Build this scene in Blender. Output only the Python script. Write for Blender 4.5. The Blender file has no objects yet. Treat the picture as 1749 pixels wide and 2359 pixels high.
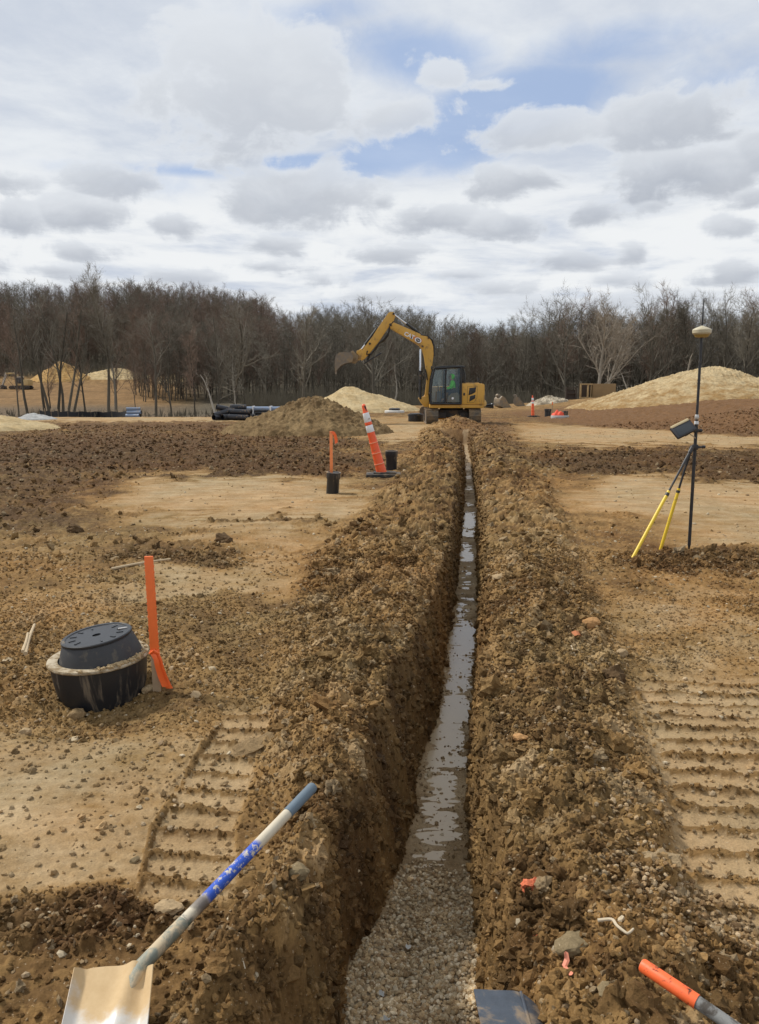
import bpy, bmesh, math, random
import numpy as np
from mathutils import Vector, Matrix, Euler
R = math.radians
random.seed(7)
rng = np.random.default_rng(11)
scene = bpy.context.scene
COL = scene.collection

# ------------------------------------------------------------------ camera
F, CX, CY, HC, PITCH = 1851.0, 874.5, 1179.5, 1.55, R(8.74)
K = 1749 / 1652.0
cam = bpy.data.cameras.new('camera')
cam.sensor_fit = 'VERTICAL'; cam.sensor_height = 24.0; cam.sensor_width = 24.0
cam.lens = 24.0 * F / 2359.0
cam.clip_start = 0.05; cam.clip_end = 5000
cam_o = bpy.data.objects.new('camera', cam); COL.objects.link(cam_o)
cam_o.location = (0, 0, HC); cam_o.rotation_euler = (R(90) - PITCH, 0, 0)
scene.camera = cam_o
CP, SP = math.cos(PITCH), math.sin(PITCH)

def ray(px, py):
    a, b = (px - CX) / F, (CY - py) / F
    return Vector((a, CP + b * SP, -SP + b * CP))
def gp(px, py, z=0.0):                      # photo pixel -> point on the level z
    d = ray(px, py); t = (z - HC) / d.z
    return Vector((0, 0, HC)) + d * t
def at(px, py, y):                          # photo pixel -> point at the distance y
    d = ray(px, py); return Vector((0, 0, HC)) + d * (y / d.y)
def pix(x, y, z=0.0):                       # world -> photo pixel (arrays)
    zz = z - HC
    dep = y * CP - zz * SP
    dep = np.maximum(dep, 0.05)
    return CX + F * x / dep, CY - F * (y * SP + zz * CP) / dep

# ------------------------------------------------------------------ noise
_TAB = rng.random(65536).astype(np.float32)
_TC = np.cos(_TAB * 2 * math.pi).astype(np.float32); _TS = np.sin(_TAB * 2 * math.pi).astype(np.float32)
def _hi(ix, iy, s):
    h = ix * np.int32(73856093) ^ iy * np.int32(19349663) ^ np.int32((s * 83492791 + 12345) & 0x3FFFFFFF)
    return (h ^ (h >> 15) ^ (h >> 7)) & 65535
def _h(ix, iy, s): return _TAB[_hi(ix, iy, s)]
def vn(x, y, s=0):
    ix, iy = np.floor(x), np.floor(y); fx, fy = x - ix, y - iy
    ix = ix.astype(np.int32); iy = iy.astype(np.int32)
    ux, uy = fx * fx * fx * (fx * (fx * 6 - 15) + 10), fy * fy * fy * (fy * (fy * 6 - 15) + 10)
    def g(dx, dy):
        k = _hi(ix + np.int32(dx), iy + np.int32(dy), s)
        return _TC[k] * (fx - dx) + _TS[k] * (fy - dy)
    a = g(0, 0) * (1 - ux) + g(1, 0) * ux
    b = g(0, 1) * (1 - ux) + g(1, 1) * ux
    return (a * (1 - uy) + b * uy) * 1.4
def fbm(x, y, o=4, s=0, gain=0.5):
    r = 0; a = 1.0; t = 0
    for i in range(o):
        r = r + a * vn(x, y, s + i * 17); t += a; a *= gain; x = x * 2.03 + 11.3; y = y * 2.03 - 7.1
    return r / t
def sst(a, b, x):
    t = np.clip((x - a) / (b - a), 0, 1); return t * t * (3 - 2 * t)
def lumps(x, y, cell, s, prob, rmin, rmax):          # half-buried round lumps, as a height
    ix, iy = np.floor(x / cell).astype(np.int32), np.floor(y / cell).astype(np.int32)
    h = np.zeros_like(x); idv = np.zeros_like(x)
    for dx in (-1, 0, 1):
        for dy in (-1, 0, 1):
            jx, jy = ix + np.int32(dx), iy + np.int32(dy)
            a = _h(jx, jy, s); b = _h(jx, jy, s + 1); c = _h(jx, jy, s + 2); e = _h(jx, jy, s + 3)
            rad = (rmin + (rmax - rmin) * c * c) * cell
            ox = x - (jx + a) * cell; oy = y - (jy + b) * cell
            an = e * np.float32(40); st = 0.75 + 0.5 * _h(jx, jy, s + 4)
            ca, sa = np.cos(an), np.sin(an)
            d2 = ((ox * ca + oy * sa) * st) ** 2 + ((oy * ca - ox * sa) / st) ** 2
            k = np.maximum(0, rad - d2 / np.maximum(rad, 1e-4)) ** .85 * rad ** .15 * (e < prob)
            m = k > h
            h = np.where(m, k, h); idv = np.where(m, c * 7 % 1, idv)
    return h, idv

# ------------------------------------------------------------------ mesh builder
def orient(d):
    return Vector(d).normalized().to_track_quat('Z', 'Y').to_matrix()
class MB:
    def __init__(s): s.v = []; s.f = []; s.m = []
    def add(s, vs, fs, mi=0):
        o = len(s.v); s.v += [tuple(v) for v in vs]
        for f in fs: s.f.append(tuple(i + o for i in f)); s.m.append(mi)
        return s
    def bm(s, b, mi=0, M=None):
        if M is not None: bmesh.ops.transform(b, matrix=M, verts=b.verts)
        b.verts.index_update()
        s.add([v.co for v in b.verts], [[v.index for v in f.verts] for f in b.faces], mi); b.free(); return s
    def box(s, c, size, rot=None, bev=0.0, mi=0):
        b = bmesh.new(); bmesh.ops.create_cube(b, size=1)
        bmesh.ops.scale(b, vec=Vector(size), verts=b.verts)
        if bev: bmesh.ops.bevel(b, geom=b.edges[:], offset=bev, segments=2, affect='EDGES', profile=0.6)
        M = Matrix.Translation(Vector(c)) @ (rot.to_4x4() if rot is not None else Matrix())
        return s.bm(b, mi, M)
    def tube(s, pts, r, n=8, mi=0, cap=True):
        pts = [Vector(p) for p in pts]; k = len(pts)
        rs = r if isinstance(r, (list, tuple)) else [r] * k
        t0 = (pts[1] - pts[0]).normalized()
        u = t0.orthogonal().normalized(); vs = []; fs = []
        for i, p in enumerate(pts):
            t = (pts[min(i + 1, k - 1)] - pts[max(i - 1, 0)]).normalized()
            u = (u - t * u.dot(t)).normalized(); w = t.cross(u)
            for j in range(n):
                a = 2 * math.pi * j / n
                vs.append(p + (u * math.cos(a) + w * math.sin(a)) * rs[i])
        for i in range(k - 1):
            for j in range(n):
                j2 = (j + 1) % n
                fs.append((i * n + j, i * n + j2, (i + 1) * n + j2, (i + 1) * n + j))
        if cap: fs += [tuple(range(n))[::-1], tuple((k - 1) * n + j for j in range(n))]
        return s.add(vs, fs, mi)
    def lathe(s, prof, n=32, M=None, mi=0, close=False):
        vs = []; fs = []; k = len(prof)
        for (r, z) in prof:
            for j in range(n):
                a = 2 * math.pi * j / n; vs.append(Vector((r * math.cos(a), r * math.sin(a), z)))
        for i in range(k - 1):
            for j in range(n):
                j2 = (j + 1) % n; fs.append((i * n + j, i * n + j2, (i + 1) * n + j2, (i + 1) * n + j))
        if close:
            for j in range(n):
                j2 = (j + 1) % n; fs.append(((k - 1) * n + j, (k - 1) * n + j2, j2, j))
        else:
            if prof[0][0] > 1e-5: fs.append(tuple(range(n))[::-1])
            if prof[-1][0] > 1e-5: fs.append(tuple((k - 1) * n + j for j in range(n)))
        if M is not None: vs = [M @ v for v in vs]
        return s.add(vs, fs, mi)
    def prism(s, poly, y0, y1, bev=0.0, mi=0):         # outline in XZ pushed along Y
        b = bmesh.new()
        lo = [b.verts.new((p[0], y0, p[1])) for p in poly]; hi = [b.verts.new((p[0], y1, p[1])) for p in poly]
        n = len(poly); b.faces.new(lo); b.faces.new(hi[::-1])
        for i in range(n): b.faces.new((lo[i], hi[i], hi[(i + 1) % n], lo[(i + 1) % n]))
        bmesh.ops.recalc_face_normals(b, faces=b.faces)
        if bev: bmesh.ops.bevel(b, geom=b.edges[:], offset=bev, segments=2, affect='EDGES', profile=0.6, clamp_overlap=True)
        return s.bm(b, mi)
    def sheet(s, grid, th, mi=0):                      # grid of points given a real thickness along its normal
        nr, nc = len(grid), len(grid[0]); b = bmesh.new()
        vs = [[b.verts.new(p) for p in row] for row in grid]
        for i in range(nr - 1):
            for j in range(nc - 1): b.faces.new((vs[i][j], vs[i][j + 1], vs[i + 1][j + 1], vs[i + 1][j]))
        b.normal_update()
        bmesh.ops.solidify(b, geom=b.faces[:], thickness=th)
        bmesh.ops.recalc_face_normals(b, faces=b.faces)
        return s.bm(b, mi)
    def build(s, name, mats, parent=None, org=None, smooth=35, noweld=False):
        me = bpy.data.meshes.new(name)
        o3 = Vector(org) if org is not None else None
        vs = [tuple(Vector(v) - o3) for v in s.v] if o3 is not None else s.v
        me.from_pydata(vs, [], s.f)
        if not isinstance(mats, (list, tuple)): mats = [mats]
        for m in mats: me.materials.append(m)
        if len(mats) > 1: me.polygons.foreach_set('material_index', s.m)
        if smooth:
            me.polygons.foreach_set('use_smooth', [True] * len(me.polygons))
            me.set_sharp_from_angle(angle=R(smooth))
        me.update()
        o = bpy.data.objects.new(name, me); COL.objects.link(o)
        if parent: o.parent = parent
        return o

def tag(o, label=None, cat=None, group=None, kind=None):
    if label: o['label'] = label
    if cat: o['category'] = cat
    if group: o['group'] = group
    if kind: o['kind'] = kind
    return o
def thing(name, label, cat, loc, group=None, rot=(0, 0, 0)):
    o = bpy.data.objects.new(name, None); COL.objects.link(o)
    o.location = loc; o.rotation_euler = rot; o.empty_display_size = 0.1
    return tag(o, label, cat, group)
def copy_tree(o, parent=None):
    kids = [c for c in bpy.data.objects if c.parent == o]
    c = o.copy(); COL.objects.link(c)
    if parent: c.parent = parent
    for k in kids: copy_tree(k, c)
    return c
def np_mesh(name, V, Fc, mats, cols=None, mi=None, smooth=True):   # arrays -> mesh (faces all of one size)
    me = bpy.data.meshes.new(name)
    n, k = Fc.shape
    me.vertices.add(len(V)); me.vertices.foreach_set('co', np.ascontiguousarray(V, dtype=np.float32).ravel())
    me.loops.add(n * k); me.loops.foreach_set('vertex_index', np.ascontiguousarray(Fc, dtype=np.int32).ravel())
    me.polygons.add(n); me.polygons.foreach_set('loop_start', np.arange(0, n * k, k, dtype=np.int32))
    me.polygons.foreach_set('use_smooth', np.full(n, bool(smooth)))
    if not isinstance(mats, (list, tuple)): mats = [mats]
    for m in mats: me.materials.append(m)
    if mi is not None: me.polygons.foreach_set('material_index', np.ascontiguousarray(mi, dtype=np.int32))
    me.update(calc_edges=True)
    if cols is not None:
        a = me.attributes.new('Col', 'FLOAT_COLOR', 'POINT')
        if cols.shape[1] == 3: cols = np.concatenate([cols, np.ones((len(cols), 1))], 1)
        a.data.foreach_set('color', np.ascontiguousarray(cols, dtype=np.float32).ravel())
    me.validate()
    o = bpy.data.objects.new(name, me); COL.objects.link(o)
    return o

# ------------------------------------------------------------------ materials
class NT:
    def __init__(s, nt): s.nt = nt
    def n(s, t, **kw):
        x = s.nt.nodes.new(t)
        for k, v in kw.items(): setattr(x, k, v)
        return x
    def put(s, sock, v):
        if isinstance(v, bpy.types.NodeSocket): s.nt.links.new(v, sock)
        elif v is not None: sock.default_value = v
    def m(s, op, a, b=None, c=None, clamp=False):
        x = s.n('ShaderNodeMath', operation=op, use_clamp=clamp)
        for i, v in enumerate((a, b, c)): s.put(x.inputs[i], v) if v is not None else None
        return x.outputs[0]
    def v(s, op, a, b=None, c=None, out=0):
        x = s.n('ShaderNodeVectorMath', operation=op)
        for i, v in enumerate((a, b, c)): s.put(x.inputs[i], v) if v is not None else None
        return x.outputs[out]
    def noise(s, vec, scale, detail=4, rough=0.55, dist=0.0):
        x = s.n('ShaderNodeTexNoise'); s.put(x.inputs['Vector'], vec)
        x.inputs['Scale'].default_value = scale; x.inputs['Detail'].default_value = detail
        x.inputs['Roughness'].default_value = rough; x.inputs['Distortion'].default_value = dist
        return x.outputs['Fac']
    def vor(s, vec, scale, feat='F1', out='Distance'):
        x = s.n('ShaderNodeTexVoronoi', feature=feat); s.put(x.inputs['Vector'], vec); x.inputs['Scale'].default_value = scale
        return x.outputs[out]
    def ss(s, v, a, b, lo=0.0, hi=1.0):
        x = s.n('ShaderNodeMapRange', interpolation_type='SMOOTHSTEP')
        s.put(x.inputs[0], v); x.inputs[1].default_value = a; x.inputs[2].default_value = b
        x.inputs[3].default_value = lo; x.inputs[4].default_value = hi
        return x.outputs[0]
    def mix(s, f, a, b, blend='MIX'):
        x = s.n('ShaderNodeMix', data_type='RGBA', blend_type=blend)
        s.put(x.inputs[0], f)
        for sk, v in ((x.inputs[6], a), (x.inputs[7], b)):
            if isinstance(v, (tuple, list)): v = tuple(v)[:3] + (1,)
            s.put(sk, v)
        return x.outputs[2]
    def fmix(s, f, a, b):
        x = s.n('ShaderNodeMix', data_type='FLOAT'); s.put(x.inputs[0], f); s.put(x.inputs[2], a); s.put(x.inputs[3], b)
        return x.outputs[0]
def new_mat(name):
    m = bpy.data.materials.new(name); m.use_nodes = True
    T = NT(m.node_tree); return m, T, m.node_tree.nodes['Principled BSDF']
MUD = (0.30, 0.20, 0.105)
def mat(name, col, rough=0.6, var=0.18, scale=9.0, metal=0.0, dirt=0.0, dirtcol=MUD, dscale=6.0, bump=0.12, bscale=60.0, spec=0.5, rnd=0.0, bd=0.004, stretch=None):
    m, T, P = new_mat(name)
    tc = T.n('ShaderNodeTexCoord').outputs['Object']
    c = T.mix(T.noise(tc, scale, 5, 0.6), [x * (1 - var) for x in col], [min(1, x * (1 + var)) for x in col])
    if rnd:
        oi = T.n('ShaderNodeObjectInfo').outputs['Random']
        c = T.mix(1.0, c, T.mix(oi, (1 - rnd,) * 3, (1 + rnd,) * 3), 'MULTIPLY')
    r = rough
    if dirt > 0:
        f = T.ss(T.noise(T.v('MULTIPLY', tc, stretch) if stretch else tc, dscale, 6, 0.65, 0.4), 0.62 - dirt * 0.4, 0.74 - dirt * 0.3)
        c = T.mix(f, c, dirtcol); r = T.fmix(f, rough, 0.9)
    T.put(P.inputs['Base Color'], c); T.put(P.inputs['Roughness'], r)
    P.inputs['Metallic'].default_value = metal; P.inputs['Specular IOR Level'].default_value = spec
    if bump:
        b = T.n('ShaderNodeBump'); b.inputs['Strength'].default_value = bump; b.inputs['Distance'].default_value = bd
        T.put(b.inputs['Height'], T.noise(tc, bscale, 4)); T.put(P.inputs['Normal'], b.outputs[0])
    return m
def soil_mat(name, bump=0.6, s1=38.0, s2=130.0, dist=0.02):           # colour from the attribute Col, grain from noise
    m, T, P = new_mat(name)
    at_ = T.n('ShaderNodeAttribute', attribute_name='Col')
    tc = T.n('ShaderNodeTexCoord').outputs['Object']
    n1 = T.noise(tc, s1, 5, 0.65); n2 = T.noise(tc, s2, 4, 0.6); n3 = T.noise(tc, 3.1, 4, 0.6)
    k = T.m('ADD', T.m('MULTIPLY', n1, 0.55), T.m('ADD', T.m('MULTIPLY', n2, 0.75), T.m('MULTIPLY', n3, 0.6)))   # mean ~0.95
    c = T.mix(1.0, at_.outputs['Color'], k, 'MULTIPLY')
    fl = T.ss(T.noise(tc, s2 * 0.8, 2), 0.66, 0.72)
    c = T.mix(T.m('MULTIPLY', fl, 0.55), c, (0.50, 0.40, 0.27))
    T.put(P.inputs['Base Color'], c)
    wet = T.m('SUBTRACT', 1.0, at_.outputs['Alpha'])
    T.put(P.inputs['Roughness'], T.m('SUBTRACT', 0.92, T.m('MULTIPLY', wet, 0.5)))
    P.inputs['Specular IOR Level'].default_value = 0.10
    hgt = T.m('ADD', T.noise(tc, s1, 6, 0.7), T.m('MULTIPLY', T.noise(tc, s2, 5, 0.65), 0.45))
    b = T.n('ShaderNodeBump'); b.inputs['Strength'].default_value = bump; b.inputs['Distance'].default_value = dist
    T.put(b.inputs['Height'], hgt); T.put(P.inputs['Normal'], b.outputs[0])
    return m
# ------------------------------------------------------------------ sky and sun
SUN_EL, SUN_AZ = R(48), R(-62)             # azimuth from +Y towards +X: the sun stands to the left and a little ahead
w = bpy.data.worlds.new('World'); scene.world = w; w.use_nodes = True
T = NT(w.node_tree); BG = w.node_tree.nodes['Background']
sky = T.n('ShaderNodeTexSky', sky_type='NISHITA'); sky.sun_disc = False
sky.sun_elevation = SUN_EL; sky.sun_rotation = SUN_AZ; sky.air_density = 1.0; sky.dust_density = 0.6; sky.ozone_density = 1.5
STR = 0.1
gen = T.n('ShaderNodeTexCoord').outputs['Generated']
sx = T.n('ShaderNodeSeparateXYZ'); T.put(sx.inputs[0], gen)
DX, DY, DZ = sx.outputs
az = T.m('ARCTAN2', DX, DY); el = T.m('ARCSINE', T.m('MAXIMUM', T.m('MINIMUM', DZ, 1.0), -1.0))
def comb(a, b, c=0.0):
    x = T.n('ShaderNodeCombineXYZ')
    for i, q in enumerate((a, b, c)): T.put(x.inputs[i], q)
    return x.outputs[0]
den = T.m('ADD', T.m('MAXIMUM', DZ, 0.0), 0.055)
plane = comb(T.m('DIVIDE', DX, den), T.m('DIVIDE', DY, den))          # a level cloud deck seen from below
n_big = T.noise(plane, 0.8, 7, 0.6, 0.3)
n_mid = T.noise(plane, 2.6, 9, 0.62, 0.25)
ang = comb(T.m('MULTIPLY', az, 1.0), T.m('MULTIPLY', el, 1.35))
n_puff = T.noise(ang, 12.0, 10, 0.6, 0.35)
n_fine = T.noise(ang, 42.0, 6, 0.6, 0.1)
wob = T.m('ADD', T.m('MULTIPLY', T.m('SUBTRACT', n_puff, 0.5), 1.5), T.m('MULTIPLY', T.m('SUBTRACT', n_mid, 0.5), 0.7))
def azel(px, py):
    d = ray(px * K, py * K).normalized(); return math.atan2(d.x, d.y), math.asin(d.z)
AE = comb(az, el)
def blob(px, py, rx, ry, rot=0.0):
    a, e = azel(px, py); ra = rx * K / F; re = ry * K / F
    mp = T.n('ShaderNodeMapping', vector_type='TEXTURE')
    T.put(mp.inputs[0], AE); mp.inputs[1].default_value = (a, e, 0); mp.inputs[2].default_value = (0, 0, rot); mp.inputs[3].default_value = (ra, re, 1)
    return mp.outputs[0], T.v('LENGTH', mp.outputs[0], out=1)
# the blue opening in the deck
gap = None
for (x, y, rx, ry, rt, wgt) in [(1120, 225, 290, 75, .16, 1.0), (880, 320, 240, 60, .25, .95), (900, 120, 230, 75, -.1, .62), (640, 352, 150, 22, .08, .8),
                                (1300, 120, 260, 60, .1, .42), (420, 372, 330, 20, .03, .45), (1000, 330, 170, 60, .2, .55), (700, 30, 200, 40, .1, .35), (330, 400, 140, 40, 0, .25), (1560, 180, 160, 60, 0, .3)]:
    p, L = blob(x, y, rx, ry, rt)
    g = T.m('MULTIPLY', T.m('SUBTRACT', 1.0, L), wgt)
    gap = g if gap is None else T.m('MAXIMUM', gap, g)
gap = T.ss(T.m('ADD', gap, T.m('MULTIPLY', wob, 0.4)), -0.04, 0.46)
# grey-bottomed cumulus below the deck
CL = [(560, 225, 235, 115, .62), (600, 140, 230, 80, .4), (870, 250, 125, 36, .45), (968, 168, 62, 26, .3), (1050, 186, 60, 14, .3), (650, 425, 185, 66, .85), (260, 392, 105, 44, .8), (190, 470, 100, 42, 1), (390, 492, 95, 30, .95),
      (35, 480, 60, 42, 1), (585, 532, 95, 24, 1), (190, 548, 105, 24, 1), (860, 556, 120, 30, 1), (940, 480, 100, 38, 1), (1100, 492, 115, 32, 1), (1130, 398, 130, 40, .95),
      (1290, 466, 74, 36, .95), (1500, 380, 185, 56, 1), (1480, 258, 155, 58, .85), (1165, 288, 150, 44, .6), (1210, 570, 125, 26, 1), (1385, 550, 45, 27, 1), (570, 582, 105, 22, 1),
      (400, 607, 130, 26, .95), (1060, 630, 130, 22, .9), (1600, 596, 100, 32, 1), (700, 612, 75, 20, 1), (820, 648, 180, 20, .8), (10, 398, 65, 28, .95), (1420, 450, 44, 24, .9), (120, 592, 90, 22, 1),
      (1330, 612, 110, 18, .9), (1000, 600, 80, 14, .9), (1640, 430, 60, 30, .9), (1600, 490, 60, 26, .9), (450, 645, 240, 24, .8), (1300, 660, 260, 26, .6), (80, 640, 200, 24, .8), (1560, 650, 160, 22, .7), (830, 440, 40, 18, .9), (1690, 330, 90, 60, .9), (-120, 560, 140, 40, .9), (1800, 480, 120, 50, .9)]
D = S = Wt = None
for (x, y, rx, ry, dk) in CL:
    p, L = blob(x, y, rx * (1.2 if ry < 45 else 1.22), ry * (1.2 if ry < 45 else 1.3))
    d = T.m('MULTIPLY', T.m('SUBTRACT', 1.0, L), min(1.0, max(.55, ry / 40)))
    yy = T.n('ShaderNodeSeparateXYZ'); T.put(yy.inputs[0], p)
    sh = yy.outputs[1]
    if D is None: D, S, Wt = d, sh, None; Wt = T.m('MULTIPLY', 1.0, dk)
    else:
        gt = T.ss(T.m('SUBTRACT', d, D), -0.14, 0.14)
        S = T.fmix(gt, S, sh); Wt = T.fmix(gt, Wt, dk); D = T.m('SMOOTH_MAX', D, d, 0.10)
elsewhere = T.ss(T.m('ABSOLUTE', az), 0.55, 0.8)                       # outside the framed part the deck is broken by plain noise
D = T.m('MAXIMUM', D, T.m('ADD', T.m('MULTIPLY', elsewhere, 2.0), T.m('SUBTRACT', T.m('MULTIPLY', n_mid, 2.0), 2.9)))
fld = T.m('ADD', T.m('MULTIPLY', D, 0.85), T.m('MULTIPLY', wob, T.ss(el, 0.10, 0.27, 0.95, 1.3)))
dens = T.ss(fld, 0.05, 0.32)
core = T.ss(fld, 0.08, 0.55)
# light on the clouds: tops bright, bases grey, rims thin and white
up = T.ss(T.m('ADD', S, T.m('MULTIPLY', T.m('SUBTRACT', n_puff, 0.5), 2.2)), -0.55, 0.95)
grey = T.m('MULTIPLY', T.m('MULTIPLY', core, Wt), T.m('SUBTRACT', 1.0, T.m('MULTIPLY', up, 0.75)))
deck_t = T.ss(T.m('ADD', n_big, T.m('MULTIPLY', T.m('SUBTRACT', n_mid, 0.5), 0.5)), 0.33, 0.68)
q = 1.0 / STR
def cc(r, g, b): return (r * q, g * q, b * q)
deck = T.mix(deck_t, cc(.59, .645, .74), cc(.80, .835, .875))
low = T.ss(el, 0.075, 0.17)
deck = T.mix(T.ss(el, 0.05, 0.105), cc(.60, .675, .76), deck)
bandb = T.m('MULTIPLY', T.ss(el, 0.06, 0.12), T.ss(el, 0.27, 0.19))
deck = T.mix(T.m('MULTIPLY', bandb, T.ss(n_big, 0.36, 0.56)), deck, cc(.875, .895, .91))
blue = T.mix(0.8, T.v('SCALE', sky.outputs[0], None), cc(.33, .475, .77))
T.nt.nodes[-1]
for nd in w.node_tree.nodes:
    if nd.bl_idname == 'ShaderNodeVectorMath' and nd.operation == 'SCALE': nd.inputs['Scale'].default_value = 1.0
col = T.mix(T.m('MULTIPLY', gap, 0.72), deck, blue)
cum = T.mix(grey, cc(.765, .80, .845), cc(.44, .475, .54))
col = T.mix(T.m('MULTIPLY', dens, 0.86), col, cum)
col = T.mix(T.ss(el, 0.0, -0.06), col, cc(.30, .26, .2))
T.put(BG.inputs[0], col); BG.inputs[1].default_value = STR
w.cycles.sampling_method = 'MANUAL'; w.cycles.sample_map_resolution = 512
sl = bpy.data.lights.new('sun', 'SUN'); sl.energy = 3.5; sl.angle = R(6); sl.color = (1.0, .95, .87)
so = bpy.data.objects.new('sun', sl); COL.objects.link(so); so.location = (-20, 10, 40)
sd = Vector((math.sin(SUN_AZ) * math.cos(SUN_EL), math.cos(SUN_AZ) * math.cos(SUN_EL), math.sin(SUN_EL)))
so.rotation_euler = sd.to_track_quat('Z', 'Y').to_euler()
vs = scene.view_settings; vs.view_transform = 'Standard'; vs.look = 'None'; vs.exposure = 0.0; vs.gamma = 1.0; vs.use_curve_mapping = False
scene.cycles.max_bounces = 6; scene.cycles.diffuse_bounces = 3; scene.cycles.glossy_bounces = 3; scene.cycles.transparent_max_bounces = 8
scene.cycles.use_adaptive_sampling = True; scene.cycles.adaptive_threshold = 0.015
scene.cycles.use_denoising = True
scene.cycles.caustics_reflective = False; scene.cycles.caustics_refractive = False
# ------------------------------------------------------------------ the ground
ZF = -0.50                                              # trench floor
def edge(pts, z):
    P = sorted([(gp(a, b, z).y, gp(a, b, z).x) for a, b in pts])
    return np.array([p[0] for p in P]), np.array([p[1] for p in P])
LIP_L = edge([(1064, 1030), (1061, 1085), (1059, 1143), (1043, 1239), (1022, 1302), (992, 1398), (930, 1525), (895, 1609), (852, 1789), (822, 1906), (790, 2012), (758, 2090), (690, 2223), (650, 2320)], 0.10)
LIP_R = edge([(1200, 2240), (1180, 2105), (1160, 1900), (1140, 1750), (1122, 1600), (1122, 1450), (1122, 1332), (1114, 1199), (1098, 1066), (1082, 1018)], 0.06)
LIP_L = (LIP_L[0], LIP_L[1] - .05 * np.interp(LIP_L[0], [2, 6, 12], [1, .8, 1.3]))
FL_L = edge([(798, 2304), (816, 2262), (865, 2135), (931, 1984), (950, 1893), (968, 1754), (1003, 1678), (1030, 1492), (1049, 1375), (1059, 1253), (1068, 1173), (1070, 1066), (1066, 1018)], ZF)
LIP_R = (LIP_R[0], LIP_R[1] + .05 * np.interp(LIP_R[0], [3, 9], [0, 1]))
FL_R = edge([(1098, 2300), (1095, 2105), (1083, 1984), (1077, 1890), (1077, 1802), (1088, 1640), (1098, 1492), (1101, 1375), (1099, 1253), (1100, 1173), (1088, 1066), (1077, 1018)], ZF)
Y_END = 30.0
def trench_edges(x, y):
    wob = 0.022 * vn(y * 2.3, y * 0 + 3.1, 5) + 0.016 * vn(y * 7.0, y * 0 + 1.7, 6)
    wo2 = 0.022 * vn(y * 2.1, y * 0 + 9.1, 7) + 0.016 * vn(y * 6.3, y * 0 + 4.7, 8)
    fl = np.interp(y, *FL_L); fr = np.maximum(np.interp(y, *FL_R), fl + 0.2)
    xl = np.minimum(np.interp(y, *LIP_L) + wob * 2.2, fl - 0.05); xr = np.maximum(np.interp(y, *LIP_R) + wo2 * 2.2, fr + 0.06)
    return xl, fl + wob * .5, fr + wo2 * .5, xr
PL = dict(
 smooth=[(500, 1075, 320, 42, 1), (640, 1110, 190, 34, 1), (470, 1140, 200, 26, .8), (600, 1175, 150, 22, .7), (450, 1275, 230, 32, .85), (560, 1225, 120, 26, .7), (140, 1790, 300, 170, 1), (110, 1640, 280, 70, .75),
         (20, 1920, 120, 130, .7), (340, 1640, 120, 60, .6), (1480, 1085, 290, 46, 1), (1640, 1140, 220, 70, .8), (1420, 1060, 150, 34, .8), (1350, 945, 290, 24, 1), (1600, 950, 200, 22, 1), (1180, 930, 80, 10, .7), (1500, 1340, 210, 60, .55),
         (1640, 1240, 110, 50, .5), (1610, 1420, 130, 60, .45), (875, 935, 90, 16, 1), (850, 951, 110, 9, 1), (900, 915, 120, 10, .7), (300, 912, 330, 7, 1), (640, 915, 60, 5, .5), (210, 1080, 120, 16, .5), (130, 1310, 160, 30, .4), (1560, 1690, 200, 230, .85), (1640, 1900, 150, 200, .8)],
 dark=[(250, 985, 420, 46, 1), (560, 965, 260, 28, .8), (600, 1010, 230, 26, 1), (90, 1050, 200, 40, .7), (40, 1110, 130, 60, .7), (1420, 1005, 320, 28, 1), (1640, 1025, 160, 30, .9), (1560, 905, 400, 20, .9), (1500, 1225, 190, 36, .9), (330, 1195, 170, 26, .6), (560, 1135, 140, 9, .8),
       (370, 930, 330, 12, .8), (240, 2010, 230, 90, 1), (60, 2060, 160, 80, 1), (200, 1990, 160, 60, .7), (1640, 1290, 120, 26, .4), (1050, 970, 90, 60, .6), (420, 1215, 120, 20, .8)])
BL = (np.array([880, 960, 1000, 1040, 1090, 1130, 1180, 1240, 1300, 1360, 1460, 1560, 1640, 1700, 1800, 1950, 2060, 2228, 2400.]),
      np.array([930, 905, 875, 850, 805, 770, 695, 650, 640, 610, 590, 560, 590, 600, 610, 550, 430, 330, 250.]))
BR = (np.array([880, 930, 970, 1050, 1120, 1180, 1300, 1450, 1560, 1700, 1900, 2000, 2100, 2228, 2400.]),
      np.array([1040, 1070, 1120, 1200, 1235, 1250, 1300, 1370, 1390, 1425, 1480, 1540, 1640, 1660, 1700.]))
C_TAN = np.array((.405, .286, .156)); C_MID = np.array((.268, .162, .063)); C_DARK = np.array((.088, .048, .020)); C_ORG = np.array((.215, .128, .056)); C_LEAF = np.array((.095, .080, .055))
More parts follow.
